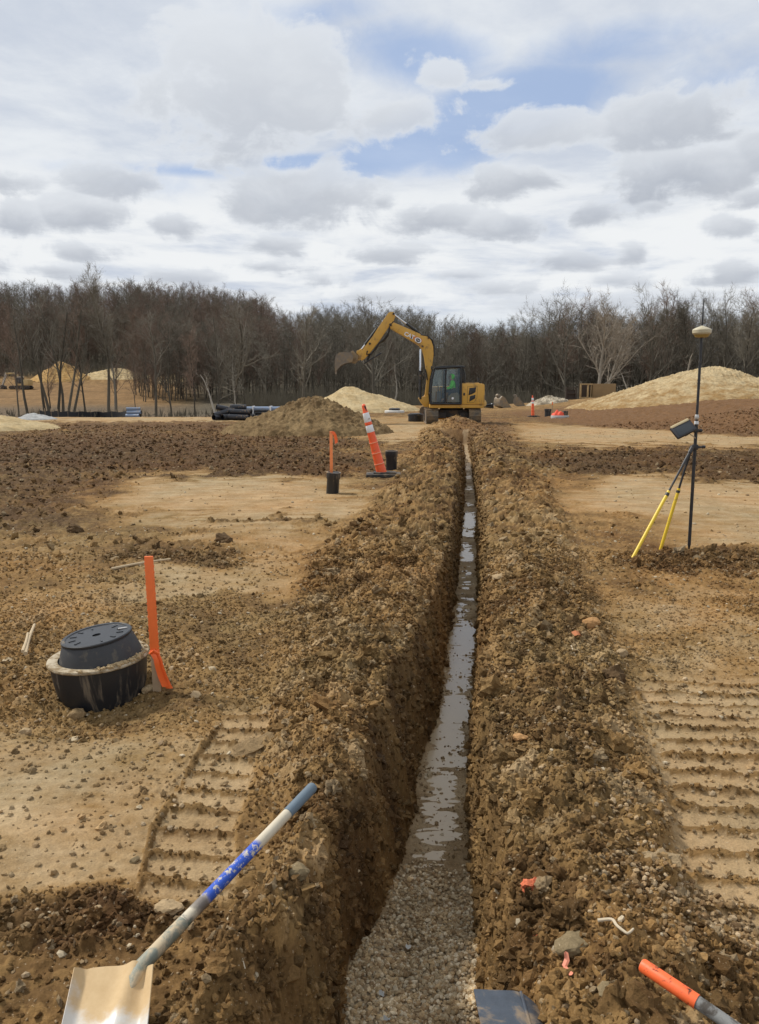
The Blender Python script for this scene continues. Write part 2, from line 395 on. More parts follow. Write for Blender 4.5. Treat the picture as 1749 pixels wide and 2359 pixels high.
def macro(x, y):                                        # the lie of the land
    t = x / np.maximum(y, 1.0)
    yl = [0, 44, 60, 85, 105, 125, 150, 175, 200, 240, 300, 450, 1200]
    zl = [0, 0, -.7, -1.5, -1.7, -.6, 1.4, 4.2, 8.2, 16.6, 25, 27, 27]
    zm = [0, 0, .0, -.2, -.7, -.6, 1.6, 4.4, 7.2, 12.5, 17, 18, 18]
    zr = [0, 0, .0, -.2, -.7, -.9, -.2, .8, 1.8, 3.0, 5, 8, 14]
    wl = sst(-.09, -.24, t); wr = sst(0.05, .2, t)
    z = np.interp(y, yl, zl) * wl + (1 - wl) * (np.interp(y, yl, zm) * (1 - wr) + np.interp(y, yl, zr) * wr)
    rl = sst(380, 600, y) * (26 + 6 * vn(x * .006, y * .004, 91)) * sst(900, 620, y) * sst(.08, .17, t) * sst(.42, .27, t)
    z = z + rl
    y0 = 27 + (11 - x) * 2.2
    z = z + np.clip((y - y0) * .085, 0, 1.0) * sst(8, 20, x) * sst(100, 60, y)
    z = z + 0.05 * fbm(x * .35, y * .35, 3, 40) * sst(2, 8, y) + .25 * fbm(x * .05, y * .05, 3, 47) * sst(60, 120, y)
    return z
def ground(x, y, detail=True):
    """height, colour (rgb + dryness), crumb amount at world points"""
    mz = macro(x, y)
    sx_, sy_ = pix(x, y, 0.0)
    wx = 50 * fbm(x * 1.1, y * 1.1, 4, 61) ; wy = 0.18 * fbm(x * 1.3 + 5, y * 1.3, 4, 67)
    dx_ = sx_ / K + wx; dy0 = sy_ / K
    dy_ = dy0 + wy * np.maximum(dy0 - 846, 4)
    def field(L):
        r = np.zeros_like(x)
        for (a, b, rx, ry, wg) in L:
            r = np.maximum(r, wg * sst(1.28, .60, np.sqrt(((dx_ - a) / rx) ** 2 + ((dy_ - b) / ry) ** 2)))
        return r
    n1 = fbm(x * .8, y * .8, 4, 71); n2 = fbm(x * 3.2, y * 3.2, 4, 73)
    smo = field(PL['smooth']); drk = field(PL['dark'])
    near = sst(60, 48, y)
    smo = smo * near; drk = drk * near
    bk = sst(0, 2.5, y - 27 - (11 - x) * 2.2 + 2.5 * n1) * sst(6.5, 9.5, x) * near
    drk = np.maximum(drk, bk * .9); smo = smo * (1 - bk)
    smo = smo * (1 - .75 * drk)
    A = 0.42 + 0.5 * n1 + .25 * n2
    A = np.clip(A, .16, .8) * (1 - .93 * smo) + .55 * drk
    # trench and the spoil heaped along it
    xl, fl, fr, xr = trench_edges(x, y)
    inr = (y < Y_END)
    bl_s = np.interp(dy0, *BL) * K; br_s = np.interp(dy0, *BR) * K
    dep = y * CP + HC * SP
    bl = (bl_s - CX) / F * dep + .10 * fbm(y * 1.5, x * .8, 3, 75); br = (br_s - CX) / F * dep + .10 * fbm(y * 1.5 + 9, x * .8, 3, 77)
    ul = (xl - x) / np.maximum(xl - bl, .15); ur = (x - xr) / np.maximum(br - xr, .15)
    prof_u = [0, .12, .35, .65, .9, 1.05]; prof_l = [.55, .85, 1, .6, .2, 0]; prof_r = [.3, .6, 1, .75, .3, 0]
    lum = .72 + .75 * (fbm(x * 1.3, y * .9, 4, 79) + .35 * fbm(x * 5, y * 5, 3, 83))
    zb = np.where(x < xl, np.interp(ul, prof_u, prof_l), 0) * .21 + np.where(x > xr, np.interp(ur, prof_u, prof_r), 0) * .18
    zb = np.where((x >= xl) & (x <= xr), .13 * sst(Y_END - .6, Y_END, y), zb) * lum
    berm = np.where(x < xl, sst(1.08, .8, ul), np.where(x > xr, sst(1.08, .8, ur), 1)) * sst(Y_END + 3.2, Y_END, y) * sst(.2, .9, y)
    zb = zb * sst(Y_END + 3.2, Y_END, y)
    # heap of spoil in front of the machine
    zb = zb * (.45 + .55 * sst(31, 22, y))
    hp = np.exp(-(((x - 3.1) / .85) ** 2 + ((y - 32.4) / 1.5) ** 2)); zb = zb + .40 * hp
    berm = np.maximum(berm, sst(.1, .35, hp))
    inside = (x >= xl) & (x <= xr) & inr & (y > -1)
    # track prints beside the trench
    def ladder(side):
        if side > 0:
            lo = np.interp(dy0, [1440, 1500, 1650, 1850, 2000, 2300], [1350, 1385, 1425, 1475, 1520, 1620]); wd = (dx_ - wx * .7 - lo)
            m = sst(-8, 22, wd) * sst(1430, 1510, dy0) * sst(2090, 1990, dy0); ph = (y + .10 * x) / .15
        else:
            c_ = np.interp(dy0, [1560, 1640, 1800, 1920, 2000], [535, 490, 420, 405, 380]); hw = np.interp(dy0, [1560, 1900], [55, 105])
            m = sst(hw * 1.12, hw * .85, np.abs(dx_ - wx * .7 - c_)) * sst(1520, 1570, dy0) * sst(1985, 1930, dy0); ph = (y + .16 * x) / .145
        rimr = np.exp(-((np.abs(dx_ - wx * .7 - c_) - hw * .95) / 9.0) ** 2) * sst(1540, 1590, dy0) * sst(1980, 1930, dy0) * (dx_ < c_) if side < 0 else np.exp(-((wd - 4) / 10.0) ** 2) * .6 * sst(1430, 1510, dy0) * sst(2090, 1990, dy0)
        ph = ph + .10 * vn(x * 3, y * 3, 101)
        fr_ = np.abs(ph - np.floor(ph) - .5)
        return np.maximum(m, np.clip(rimr, 0, 1)), np.maximum(np.clip(.8 + 1.3 * fbm(x * 1.8, y * 2.6, 3, 105), .15, 1.15) * sst(.20, .07, fr_) * (.9 + .45 * vn(x * 9, y * 9, 103)), rimr * (1 + vn(x * 12, y * 12, 104)))
    m1, r1 = ladder(1); m2, r2 = ladder(-1)
    lad = np.maximum(m1, m2 * (1 - .0)); rid = np.clip(np.where(m1 > m2, r1, r2), 0, 1.2) * lad
    zb = zb * (1 - .85 * np.maximum(m2, m1 * .8))
    A = np.maximum(A, berm) * (1 - lad) + lad * (.03 + .36 * np.clip(rid, 0, 1))
    A = np.where(inside, .35, A)
    cr = 0.0; idv = np.zeros_like(x)
    if detail:
        wx2 = x + .012 * vn(x * 31, y * 31, 111); wy2 = y + .012 * vn(x * 31 + 7, y * 31, 112)
        a1, i1 = lumps(wx2, wy2, .19, 120, .75, .12, .62)
        a2, i2 = lumps(wx2, wy2, .085, 130, .85, .15, .66)
        a3, i3 = lumps(wx2, wy2, .040, 140, .9, .2, .66)
        big = sst(.55, 1.0, A + .25 * n2)
        far_ = sst(9, 16, y)
        cr = np.maximum(np.maximum(a1 * .38 * big, a2 * .85 * sst(.2, .75, A)), a3 * .85 * sst(.03, .45, A) * (1 - far_))
        idv = np.where(a1 * .38 * big > a2 * .85, i1, np.where(a2 * .85 > a3 * .85, i2, i3))
        if True:
            a0, i0 = lumps(x + .04 * vn(x * 9, y * 9, 113), y + .05 * vn(x * 9, y * 9 + 4, 114), .48, 150, .6, .1, .5)
            cr = cr + a0 * .24 * sst(.45, .95, A) * sst(6, 13, y) * near
        cr = cr * (.8 + .55 * vn(x * 55, y * 55, 115)) + A * .034 * fbm(x * 9, y * 9, 4, 117) + A * .014 * fbm(x * 42, y * 42, 3, 118) + A * (.085 * fbm(x * 3.4, y * 4.6, 5, 161, .62) + .055 * fbm(x * .9, y * 4.0, 3, 163)) * sst(5, 11, y) * near + (.007 + .009 * A) * fbm(x * 26, y * 26, 4, 119)
    z = mz + zb + cr + .019 * rid - .014 * lad 
    # pit dug round the drain structure
    pc = gp(228, 1590)
    pit = np.exp(-(((x - pc.x - .02) / .42) ** 2 + ((y - pc.y + .2) / .36) ** 2)); z = z - .10 * pit
    # trench section
    wob = .05 * fbm(y * 5, z * 0 + x * 5, 4, 121)
    lz_l = .21 * .6 * lum; lz_r = .18 * .35 * lum
    tl = np.clip((x - xl) / np.maximum(fl - xl, .03), 0, 1); tr = np.clip((xr - x) / np.maximum(xr - fr, .03), 0, 1)
    rough_w = .085 * fbm(x * 22, y * 17, 4, 123) + .05 * vn(x * 60, y * 45, 124)
    grav = sst(2.95, 2.5, y + .25 * fbm(x * 5, y * 5, 3, 125))
    fz = ZF - .003 + .004 * sst(5.2, 3.6, y) + .006 * sst(5, 9, y) + .075 * grav + .012 * fbm(x * 5, y * 6.5, 4, 127) + .012 * fbm(x * 5, y * 40, 3, 126) + (.010 + .016 * sst(4, 9, y)) * fbm(x * .2, y * .75 + 3, 3, 128) + .005 * fbm(x * 2.0, y * .9, 3, 129) + .010 * cr / .03 * .3
    slump = .03 * np.exp(-np.maximum(x - fl, 0) / .03) * (.5 + n2) + .04 * np.exp(-np.maximum(fr - x, 0) / .04) * (.5 + n2)
    fz = fz + np.clip(slump, 0, .12)
    sl_l = tl ** 1.15; sl_r = tr ** 1.0
    z_in = np.where(x < fl, lz_l * (1 - sl_l) + fz * sl_l + rough_w * 4 * tl * (1 - tl) + cr * .5 * (1 - tl), np.where(x > fr, lz_r * (1 - sl_r) + fz * sl_r + rough_w * 4 * tr * (1 - tr) + cr * .5 * (1 - tr), fz))
    ends = sst(Y_END - 1.8, Y_END + .5, y)
    ends = sst(Y_END - .7, Y_END, y)
    z = np.where(inside, (z_in + mz * 0) * (1 - ends) + (mz + zb + cr) * ends, z)
    # colour: dry pale clay on the packed patches, brown crumb, dark damp clods
    dry = .44 + .42 * n1 + .35 * n2 + .28 * (idv - .5)
    dry = np.clip(dry, .15, .85)
    dry = dry * (1 - smo) + smo * (.84 + .30 * n2 + .12 * n1 + .30 * fbm(x * 1.1, y * 5.5, 4, 171) + .18 * vn(x * 16, y * 24, 173))
    dry = dry * (1 - .85 * drk) + .85 * drk * (.03 + .30 * np.clip(n2 + .25, 0, 1) + .15 * (idv - .5))
    dry = dry * (1 - berm * (1 - .15)) + berm * .85 * np.clip(.45 + .40 * n1 + .60 * n2 + .50 * (idv - .5), .10, .95)
    dry = dry * (1 - lad) + lad * np.where(rid > .35, .30 + .3 * n2, .90 + .2 * n2)
    dry = np.where(inside, np.where((x < fl) | (x > fr), np.where(x < fl, .20, .34) + .4 * n2 + .12 * vn(x * 20, y * 20, 131), .42 + .3 * n2), dry)  # left wall toned darker than the right: its shade is put into the colour
    dry = dry - .17 * sst(6, 13, y) * near * (1 - smo) * (1 - inside)
    dd = np.clip(dry, 0, 1.1)[:, None]
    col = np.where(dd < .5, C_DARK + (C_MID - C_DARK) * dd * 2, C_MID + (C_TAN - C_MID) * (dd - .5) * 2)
    hv = fbm(x * .55 + 31, y * .4, 3, 141)[:, None] + .6 * fbm(x * 2.4, y * 2.4 + 17, 3, 143)[:, None]
    col = col * (1 + np.array((.12, -.02, -.15)) * np.clip(hv, -1, 1) * near[:, None])
    t = x / np.maximum(y, 1)
    red = (sst(22, 32, y) * sst(.02, .12, t) * drk + .6 * sst(18, 30, y) * drk)[:, None]
    col = col * (1 - .5 * red) + np.array((.19, .10, .045)) * .5 * red
    org = (sst(112, 126, y + 8 * n1) * sst(172, 150, y) * sst(-.21, -.30, t + .03 * n1))[:, None]
    col = col * (1 - org) + C_ORG * (1 + .5 * n1[:, None] + .35 * fbm(x * .12, y * .3, 3, 151)[:, None]) * org
    mud = (sst(46, 54, y) * sst(126, 112, y) * sst(-.09, -.16, t))[:, None]
    col = col * (1 - .75 * mud) + np.array((.10, .082, .062)) * .75 * mud
    lf = (sst(84, 96, y + 10 * n1) * (1 - sst(-.20, -.28, t)) + sst(170, 182, y + 8 * n1) * sst(-.20, -.28, t))[:, None]
    lf = np.clip(lf, 0, 1)
    col = col * (1 - lf) + C_LEAF * (1 + .4 * n1[:, None]) * lf
    grey = (grav * inside * ((x > fl) & (x < fr)))[:, None]
    col = col * (1 - .7 * grey) + np.array((.40, .33, .23)) * .7 * grey
    silt = (inside & (x > fl) & (x < fr)) * (1 - grav) * (.55 + .45 * np.clip(n2 * 2, -1, 1))
    col = col * (1 - .8 * silt[:, None]) + np.array((.52, .40, .25)) * .8 * silt[:, None]
    wet = np.where(inside, .55, 1.0) - .25 * drk
    return z, np.concatenate([col, np.clip(wet, 0, 1)[:, None]], 1), A, inside, smo
def rows():
    d = .75; out = [d]
    while d < 1300:
        d += (.0034 * d + .0016) if d < 62 else (.007 * d if d < 220 else .03 * d)
        out.append(d)
    return np.array(out)
YS = rows()
s_ = np.linspace(-1, 1, 1120)
TS = 1.15 * (.42 * s_ + .58 * s_ ** 3)
GX = (TS[None, :] * (YS[:, None] + 1.2)); GY = np.repeat(YS[:, None], len(TS), 1)
nr, nc = GX.shape
from concurrent.futures import ThreadPoolExecutor
def ground_many(x, y, detail=True, k=8):
    xs, ys_ = np.array_split(x, k), np.array_split(y, k)
    with ThreadPoolExecutor(4) as ex: rs = list(ex.map(lambda q: ground(q[0], q[1], detail), zip(xs, ys_)))
    return [np.concatenate([r[i] for r in rs]) for i in range(5)]
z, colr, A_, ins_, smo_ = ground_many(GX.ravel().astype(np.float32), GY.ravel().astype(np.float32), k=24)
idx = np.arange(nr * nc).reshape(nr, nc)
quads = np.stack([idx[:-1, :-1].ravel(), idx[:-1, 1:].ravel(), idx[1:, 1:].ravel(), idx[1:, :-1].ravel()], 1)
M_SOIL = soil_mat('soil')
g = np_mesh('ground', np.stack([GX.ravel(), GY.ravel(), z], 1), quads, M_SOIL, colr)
tag(g, 'rough brown construction site ground with a trench dug through it', kind='structure')
del GX, GY, z, colr, quads, idx
def gz(x, y, detail=False):
    return float(ground(np.array([float(x)]), np.array([float(y)]), detail)[0][0])
def gpt(px, py):                                        # photo pixel -> point on the real relief
    p = gp(px, py)
    for _ in range(8):
        p = gp(px, py, gz(p.x, p.y))
    return p
# muddy water lying in the trench
M_WATER, T, P = new_mat('muddy_water')
tc = T.n('ShaderNodeTexCoord').outputs['Object']
T.put(P.inputs['Base Color'], T.mix(T.noise(tc, 3, 4), (.44, .33, .195), (.54, .425, .27)))
P.inputs['Roughness'].default_value = .19; P.inputs['Specular IOR Level'].default_value = .5
b = T.n('ShaderNodeBump'); b.inputs['Strength'].default_value = .10; b.inputs['Distance'].default_value = .01
T.put(b.inputs['Height'], T.noise(tc, 14, 3)); T.put(P.inputs['Normal'], b.outputs[0])
ys = np.linspace(2.62, Y_END - 1.5, 220); xl, fl, fr, xr = trench_edges(ys * 0, ys)
mb = MB(); vsx = []
for i, y in enumerate(ys): vsx += [(fl[i] - .03, y, ZF + .004), (fr[i] + .03, y, ZF + .004)]
mb.add(vsx, [(2 * i, 2 * i + 1, 2 * i + 3, 2 * i + 2) for i in range(len(ys) - 1)])
o = mb.build('water', M_WATER); tag(o, 'shallow muddy water standing in the trench bottom', kind='structure')
from mathutils import noise as mnoise
# ------------------------------------------------------------------ loose clods, pebbles and gravel
def ico(sub, seed, rough=.35, flat=1.0, angular=False):
    b = bmesh.new(); bmesh.ops.create_icosphere(b, subdivisions=sub, radius=1)
    r = random.Random(seed)
    dirs = [Vector((r.gauss(0, 1), r.gauss(0, 1), r.gauss(0, 1))).normalized() for _ in range(11)]
    cut = [r.uniform(.60, .90) for _ in dirs]
    V = []
    for v in b.verts:
        p = v.co.copy(); n = p.normalized(); k = .90 if angular else 1.0
        for d, c in zip(dirs, cut):
            q = n.dot(d)
            if q > 1e-3: k = min(k, c / q) if angular else k - rough * .22 * max(0, q - .45) * (1 if c > .75 else -1.2)
        nz = Vector((math.sin(n.x * 5 + seed), math.sin(n.y * 6 + seed * 2), math.sin(n.z * 5.5 + seed * 3)))
        k *= 1 + rough * .18 * (nz.x + nz.y * nz.z)
        if not angular:
            k *= 1 + rough * .42 * mnoise.fractal(n * 2.1 + Vector((seed * 3.7, 0, seed)), .8, 2.1, 5) - rough * .10 * abs(mnoise.noise(n * 5.5 + Vector((0, seed, 0))))
        p = n * k; p.z *= flat; V.append(p)
    b.verts.index_update(); b.faces.ensure_lookup_table()
    Fc = np.array([[v.index for v in f.verts] for f in b.faces], dtype=np.int32)
    V = np.array([tuple(v) for v in V]); b.free()
    return V, Fc
def scatter(name, protos, pos, size, cols, mats, squash=(.6, 1.0), smooth=False, tilt=.6):
    Vs, Fs, Cs = [], [], []; off = 0
    n = len(pos); pick = rng.integers(0, len(protos), n)
    for k, (V, Fc) in enumerate(protos):
        ids = np.nonzero(pick == k)[0]; m = len(ids)
        if not m: continue
        a = rng.uniform(0, 2 * math.pi, m); tx = rng.normal(0, tilt, m); ty = rng.normal(0, tilt, m)
        ca, sa = np.cos(a), np.sin(a); cx, sx_ = np.cos(tx), np.sin(tx); cy, sy_ = np.cos(ty), np.sin(ty)
        S = size[ids][:, None] * np.stack([rng.uniform(.75, 1.3, m), rng.uniform(.75, 1.3, m), rng.uniform(*squash, m)], 1)
        P = V[None] * S[:, None, :]
        x, y, z_ = P[..., 0], P[..., 1], P[..., 2]
        y, z_ = y * cx[:, None] - z_ * sx_[:, None], y * sx_[:, None] + z_ * cx[:, None]
        x, z_ = x * cy[:, None] + z_ * sy_[:, None], z_ * cy[:, None] - x * sy_[:, None]
        x, y = x * ca[:, None] - y * sa[:, None], x * sa[:, None] + y * ca[:, None]
        Q = np.stack([x, y, z_], -1) + pos[ids][:, None, :]
        nv = len(V)
        Vs.append(Q.reshape(-1, 3)); Fs.append((Fc[None] + (np.arange(m) * nv)[:, None, None] + off).reshape(-1, 3)); off += m * nv
        Cs.append(np.repeat(cols[ids], nv, 0))
    return np_mesh(name, np.concatenate(Vs), np.concatenate(Fs), mats, np.concatenate(Cs), smooth=smooth)
M_CLOD = soil_mat('clod_soil', .8, 60.0, 190.0, .012)
M_STONE = soil_mat('stone_grain', .35, 45.0, 160.0, .006)
HI = [ico(2, 100 + i, 1.25) for i in range(7)]; LO = [ico(1, 200 + i, 1.0) for i in range(7)]
XH = [ico(3, 500 + i, 1.2) for i in range(6)]
ST = [ico(2, 300 + i, .3, 1, True) for i in range(8)]; STL = [ico(1, 400 + i, .3, 1, True) for i in range(8)]
def spread(n, y0, y1, t=.62, pw=1.0):
    """points strewn over the wedge in front of the camera"""
    y = y0 + (y1 - y0) * rng.random(n * 2) ** pw
    x = rng.uniform(-1, 1, n * 2) * (t * y1 + .5); k = np.abs(x) < t * y + .5
    return x[k][:n], y[k][:n]
def clod_batch(name, label, n, y0, y1, smin, smax, protos, pw, amin, share=1.0, sink=.35):
    x, y = spread(n, y0, y1); x = x.astype(np.float64)
    z_, c, A, ins, smo = ground_many(x, y, k=4)
    s = smin + (smax - smin) * rng.random(len(x)) ** pw
    keep = (rng.random(len(x)) < np.maximum(sst(amin, amin + .55, A), .10 * (smax < .02)) * share * np.where(ins, .35, 1)) & ~((smo > .6) & (s > .03))
    x, y, z_, c, s = x[keep], y[keep], z_[keep], c[keep], s[keep]
    hue = rng.uniform(.6, 1.35, len(x))[:, None]
    col = c.copy(); col[:, :3] = np.clip(c[:, :3] * hue, 0, 1)
    pale = rng.random(len(x)) < .10
    col[pale, :3] = col[pale, :3] * .35 + np.array((.36, .27, .16)) * .65
    o = scatter(name, protos, np.stack([x, y, z_ + s * (.45 - sink)], 1), s, col, M_CLOD, (.6, .95), smooth=False)
    tag(o, label, kind='stuff'); return o
clod_batch('soil_clods', 'brown soil clods broken up along the trench', 80000, 1.2, 7.5, .005, .013, LO, 1.5, .28, sink=.2)
clod_batch('soil_clods', 'brown soil clods heaped along the trench', 15000, 1.3, 7.5, .010, .018, HI, 1.8, .40, sink=.3)
clod_batch('soil_clods', 'larger brown soil clods heaped along the trench', 2600, 1.4, 7.0, .017, .032, XH, 2.2, .5, sink=.35)
clod_batch('soil_crumbs', 'small soil crumbs strewn over the ground', 90000, 1.2, 6.0, .003, .009, LO, 1.5, .0, .85)
clod_batch('soil_clods', 'brown soil clods lying farther off along the trench', 46000, 7.0, 34, .011, .050, LO, 2.6, .38)
clod_batch('soil_lumps', 'larger broken soil lumps among the spoil', 220, 1.7, 26, .028, .055, XH, 2.5, .55, .8, .45)
clod_batch('soil_clods', 'scattered broken clods heaped on the spoil', 900, 1.6, 9.0, .028, .055, XH, 2.0, .5, .8, .4)
clod_batch('soil_crumbs', 'small crumbs strewn over the farther packed ground', 26000, 6, 30, .007, .0195, LO, 2.0, .0, .6)
# crumbs and stones standing out of the trench walls
n = 20000; y = 1.2 + 28 * rng.random(n) ** 2.4; xl, fl, fr, xr = trench_edges(y * 0, y); sd_ = rng.random(n) < .5; u = rng.random(n)
x = np.where(sd_, xl + (fl - xl) * u, fr + (xr - fr) * u)
z_, c, A, ins, smo = ground_many(x, y, k=4); s = (.004 + .016 * rng.random(n) ** 3) * (1 + .09 * y)
c[:, :3] *= rng.uniform(.6, 1.35, n)[:, None]
o = scatter('soil_crumbs', LO, np.stack([x, y, z_], 1), s, c, M_CLOD, (.6, .95)); tag(o, 'crumbs standing out of the cut trench walls', kind='stuff')
def stone_batch(name, label, n, y0, y1, smin, smax, protos, pw, test, sink=.2):
    x, y = spread(n, y0, y1)
    z_, c, A, ins, smo = ground_many(x, y, k=4)
    keep = test(x, y, A, ins, smo); x, y, z_ = x[keep], y[keep], z_[keep]
    s = smin + (smax - smin) * rng.random(len(x)) ** pw
    base = np.array([(.40, .30, .185), (.33, .24, .14), (.46, .38, .26), (.28, .195, .11), (.38, .26, .14)])[rng.integers(0, 5, len(x))]
    col = np.concatenate([base * rng.uniform(.75, 1.2, (len(x), 1)), np.ones((len(x), 1))], 1)
    o = scatter(name, protos, np.stack([x, y, z_ + s * (.4 - sink)], 1), s, col, M_STONE, (.45, .8), tilt=.35)
    tag(o, label, kind='stuff'); return o
stone_batch('pebbles', 'pale pebbles scattered through the soil', 6500, 1.2, 9, .005, .018, STL, 3.0, lambda x, y, A, i, s: (A > .12) | (rng.random(len(x)) < .25))
stone_batch('pebbles', 'small pale pebbles scattered over the farther ground', 3500, 8, 30, .012, .032, STL, 3.0, lambda x, y, A, i, s: rng.random(len(x)) < .8)
def fl_r(y): return np.interp(y, *FL_R) + .05
# crushed stone on the trench floor and spilled at the lower right
n = 22000
y = 1.15 + 2.2 * rng.random(n) ** .9; xl, fl, fr, xr = trench_edges(y * 0, y)
x = fl + (fr - fl) * rng.random(n)
k = (rng.random(n) < sst(3.3, 2.55, y) * (.30 + .70 * sst(-.35, .1, fbm(x * 4, y * 4, 3, 181)))); x, y = x[k], y[k]
m = 900; x2 = rng.normal(.98, .22, m); y2 = rng.normal(2.15, .10, m) - (x2 - .98) * .35; k = (x2 > .62)
m3 = 1300; x3 = rng.uniform(.52, 1.02, m3); y3 = rng.uniform(1.9, 3.4, m3); ctr = .80 + .08 * np.sin(y3 * 3); k3 = rng.random(m3) < np.exp(-((x3 - ctr) / .09) ** 2)
x = np.concatenate([x, x2[k], x3[k3]]); y = np.concatenate([y, y2[k], y3[k3]])
z_, c, A, ins, smo = ground_many(x, y, k=4)
s = .005 + .0085 * rng.random(len(x)) ** 1.5
base = np.array([(.58, .48, .33), (.47, .37, .24), (.66, .58, .44), (.36, .26, .155), (.50, .38, .23)])[rng.integers(0, 5, len(x))]
base = base * (.85 + .45 * fbm(x * 5, y * 5, 3, 183))[:, None] * np.where((x > fl_r(y))[:, None], np.array((.66, .56, .45)), np.array((1.2, 1.14, 1.04)))
o = scatter('gravel', STL, np.stack([x, y, z_ + s * .5], 1), s, np.concatenate([base * rng.uniform(.7, 1.2, (len(x), 1)), np.ones((len(x), 1))], 1), M_STONE, (.55, .9))
tag(o, 'pale crushed gravel bedding in the near trench bottom', kind='stuff')
# ------------------------------------------------------------------ materials of the objects
M_BLK = mat('black_plastic', (.016, .018, .022), .42, .25, 14, dirt=.16, dirtcol=(.15, .12, .085), dscale=15, bump=.1, stretch=(1, 1, .12))
M_BLKC = mat('black_plastic_clean', (.016, .018, .022), .38, .2, 10, dirt=.12, dirtcol=(.2, .15, .09))
M_COVER = mat('cover_plastic', (.036, .037, .040), .62, .25, 16, dirt=.2, dirtcol=(.10, .09, .075), dscale=18)
M_RIM = mat('dusty_rim', (.44, .37, .26), .8, .3, 20, dirt=.5, dirtcol=(.22, .155, .08), dscale=14)
M_ORP = mat('orange_paint', (.85, .17, .035), .55, .12, 30, bump=.15, bscale=120)
M_ORF = mat('orange_ribbon', (.92, .15, .03), .38, .10, 16, bump=.1)
M_WOOD = mat('lath_wood', (.40, .29, .18), .8, .25, 18, bump=.3, bscale=90)
M_ORT = mat('orange_tube', (.86, .115, .03), .42, .10, 10, dirt=.05, bump=.05)
M_WHT = mat('white_reflective', (.74, .75, .76), .35, .06, 14, dirt=.06, bump=.05)
M_RUB = mat('black_rubber', (.024, .025, .024), .75, .3, 14, dirt=.45, dirtcol=(.12, .09, .06))
M_STEEL = mat('bare_steel', (.52, .50, .47), .4, .2, 12, metal=.7, dirt=.3)
M_DKM = mat('dark_metal', (.02, .02, .022), .45, .2, 16, dirt=.18, dirtcol=(.12, .09, .06))
M_YEL = mat('yellow_leg', (.80, .55, .035), .4, .1, 10, dirt=.10, dscale=14)
M_CREAM = mat('receiver_cream', (.50, .44, .30), .45, .1, 12, dirt=.1)
M_MUSTARD = mat('receiver_base', (.30, .20, .055), .5, .15)
def lay(px, py, up=0.0):
    p = gpt(px, py); return Vector((p.x, p.y, p.z + up))
# ---------- black drain structure, left of the trench
c0 = gp(237, 1590, -.05); c0 = Vector((c0.x + .012, c0.y, -.243))
mh = thing('drain_structure', 'round black plastic drain structure with dusty rim and dark lid beside the orange stake', 'drain structure', c0, rot=(R(1.5), R(-3.0), 0))
m = MB(); m.lathe([(.165, -.05), (.175, .03), (.205, .14), (.232, .24), (.243, .33), (.246, .385), (.236, .388), (.20, .37)], 48); m.build('body', M_BLK, mh)
m = MB(); m.lathe([(.246, .378), (.258, .380), (.261, .387), (.258, .395), (.235, .398), (.205, .394), (.205, .386)], 56, close=True); m.build('rim', M_RIM, mh)
tl = Matrix.Translation((.012, 0, .388)) @ Matrix.Rotation(R(-4.2), 4, 'Y') @ Matrix.Rotation(R(1.5), 4, 'X')
m = MB(); m.lathe([(.212, -.008), (.210, .012), (.196, .055), (.180, .100), (.176, .106), (.10, .106), (.0, .106)], 48, tl); m.build('cone', M_COVER, mh)
m = MB(); m.lathe([(.176, .1065), (.181, .110), (.181, .119), (.176, .123), (.160, .123), (.157, .119), (.022, .119), (.022, .112)], 48, tl)
for a in range(0, 360, 30):
    if a in (90, 270): continue
    r_ = Matrix.Rotation(R(a), 4, 'Z'); q = tl @ r_
    bb = bmesh.new(); bmesh.ops.create_cube(bb, size=1); bmesh.ops.scale(bb, vec=(.035, .008, .004), verts=bb.verts)
    m.bm(bb, 0, q @ Matrix.Translation((.125, 0, .1205)))
cov = m.build('cover', M_BLKC, mh)
m = MB(); m.lathe([(.0, .1125), (.0215, .1125)], 20, tl); m.build('pick_hole', mat('hole_dark', (.004, .004, .004), .9, bump=0), cov)
m = MB(); m.box(tl @ Vector((.125, .055, .1215)), (.050, .016, .004), Matrix.Rotation(R(20), 3, 'Z')); m.build('lift_slot', M_STEEL, cov)
Vr, Fr = ico(1, 55, .8)
soil_bits = MB()
for i in range(110):
    a = R(rng.normal(-32, 24)); r_ = rng.uniform(.210, .250) if i % 4 else rng.uniform(.24, .256); s = .003 + .011 * rng.random() ** 2
    soil_bits.add([(c[0] * s + r_ * math.cos(a), c[1] * s + r_ * math.sin(a), c[2] * s + .399) for c in Vr], [tuple(f) for f in Fr])
tag(soil_bits.build('soil_on_rim', mat('rim_soil', (.40, .29, .155), .95, .3, 30, bump=.3), mh, smooth=0), kind='stuff')
# ---------- orange topped lath stakes
def ribbon_strip(m, pts, wd, th=.0012, side=(1, 0, 0)):
    side = Vector(side); g = []
    for i, p in enumerate(pts):
        p = Vector(p); k = .012 * math.sin(i * 1.3)
        g.append([p - side * wd * .5 + Vector((0, k * .4, 0)), p + Vector((0, .006 * math.cos(i * 2.1), 0)), p + side * wd * .5 - Vector((0, k * .4, 0))])
    m.sheet(g, th)
p0 = gp(362, 1578); p0.z = gz(p0.x, p0.y) - .03
st = thing('survey_stake', 'wooden survey stake wrapped in bright orange beside the black drain structure', 'survey stake', p0, rot=(R(-.5), R(-1.2), 0))
top = 1.55 - p0.y * math.tan(math.atan((1282 - CY) / F) + PITCH) - p0.z
m = MB(); m.box((0, 0, .11), (.042, .014, .30), bev=.002); m.build('lath', M_WOOD, st)
m = MB(); m.box((0, 0, (.255 + top) / 2), (.044, .016, top - .255), bev=.002)
for i in range(26): m.box(((-1) ** i * .0225, 0, .27 + (top - .29) * i / 26 + rng.uniform(0, .008)), (.004, .012, .006))
m.build('painted_top', M_ORP, st)
m = MB()
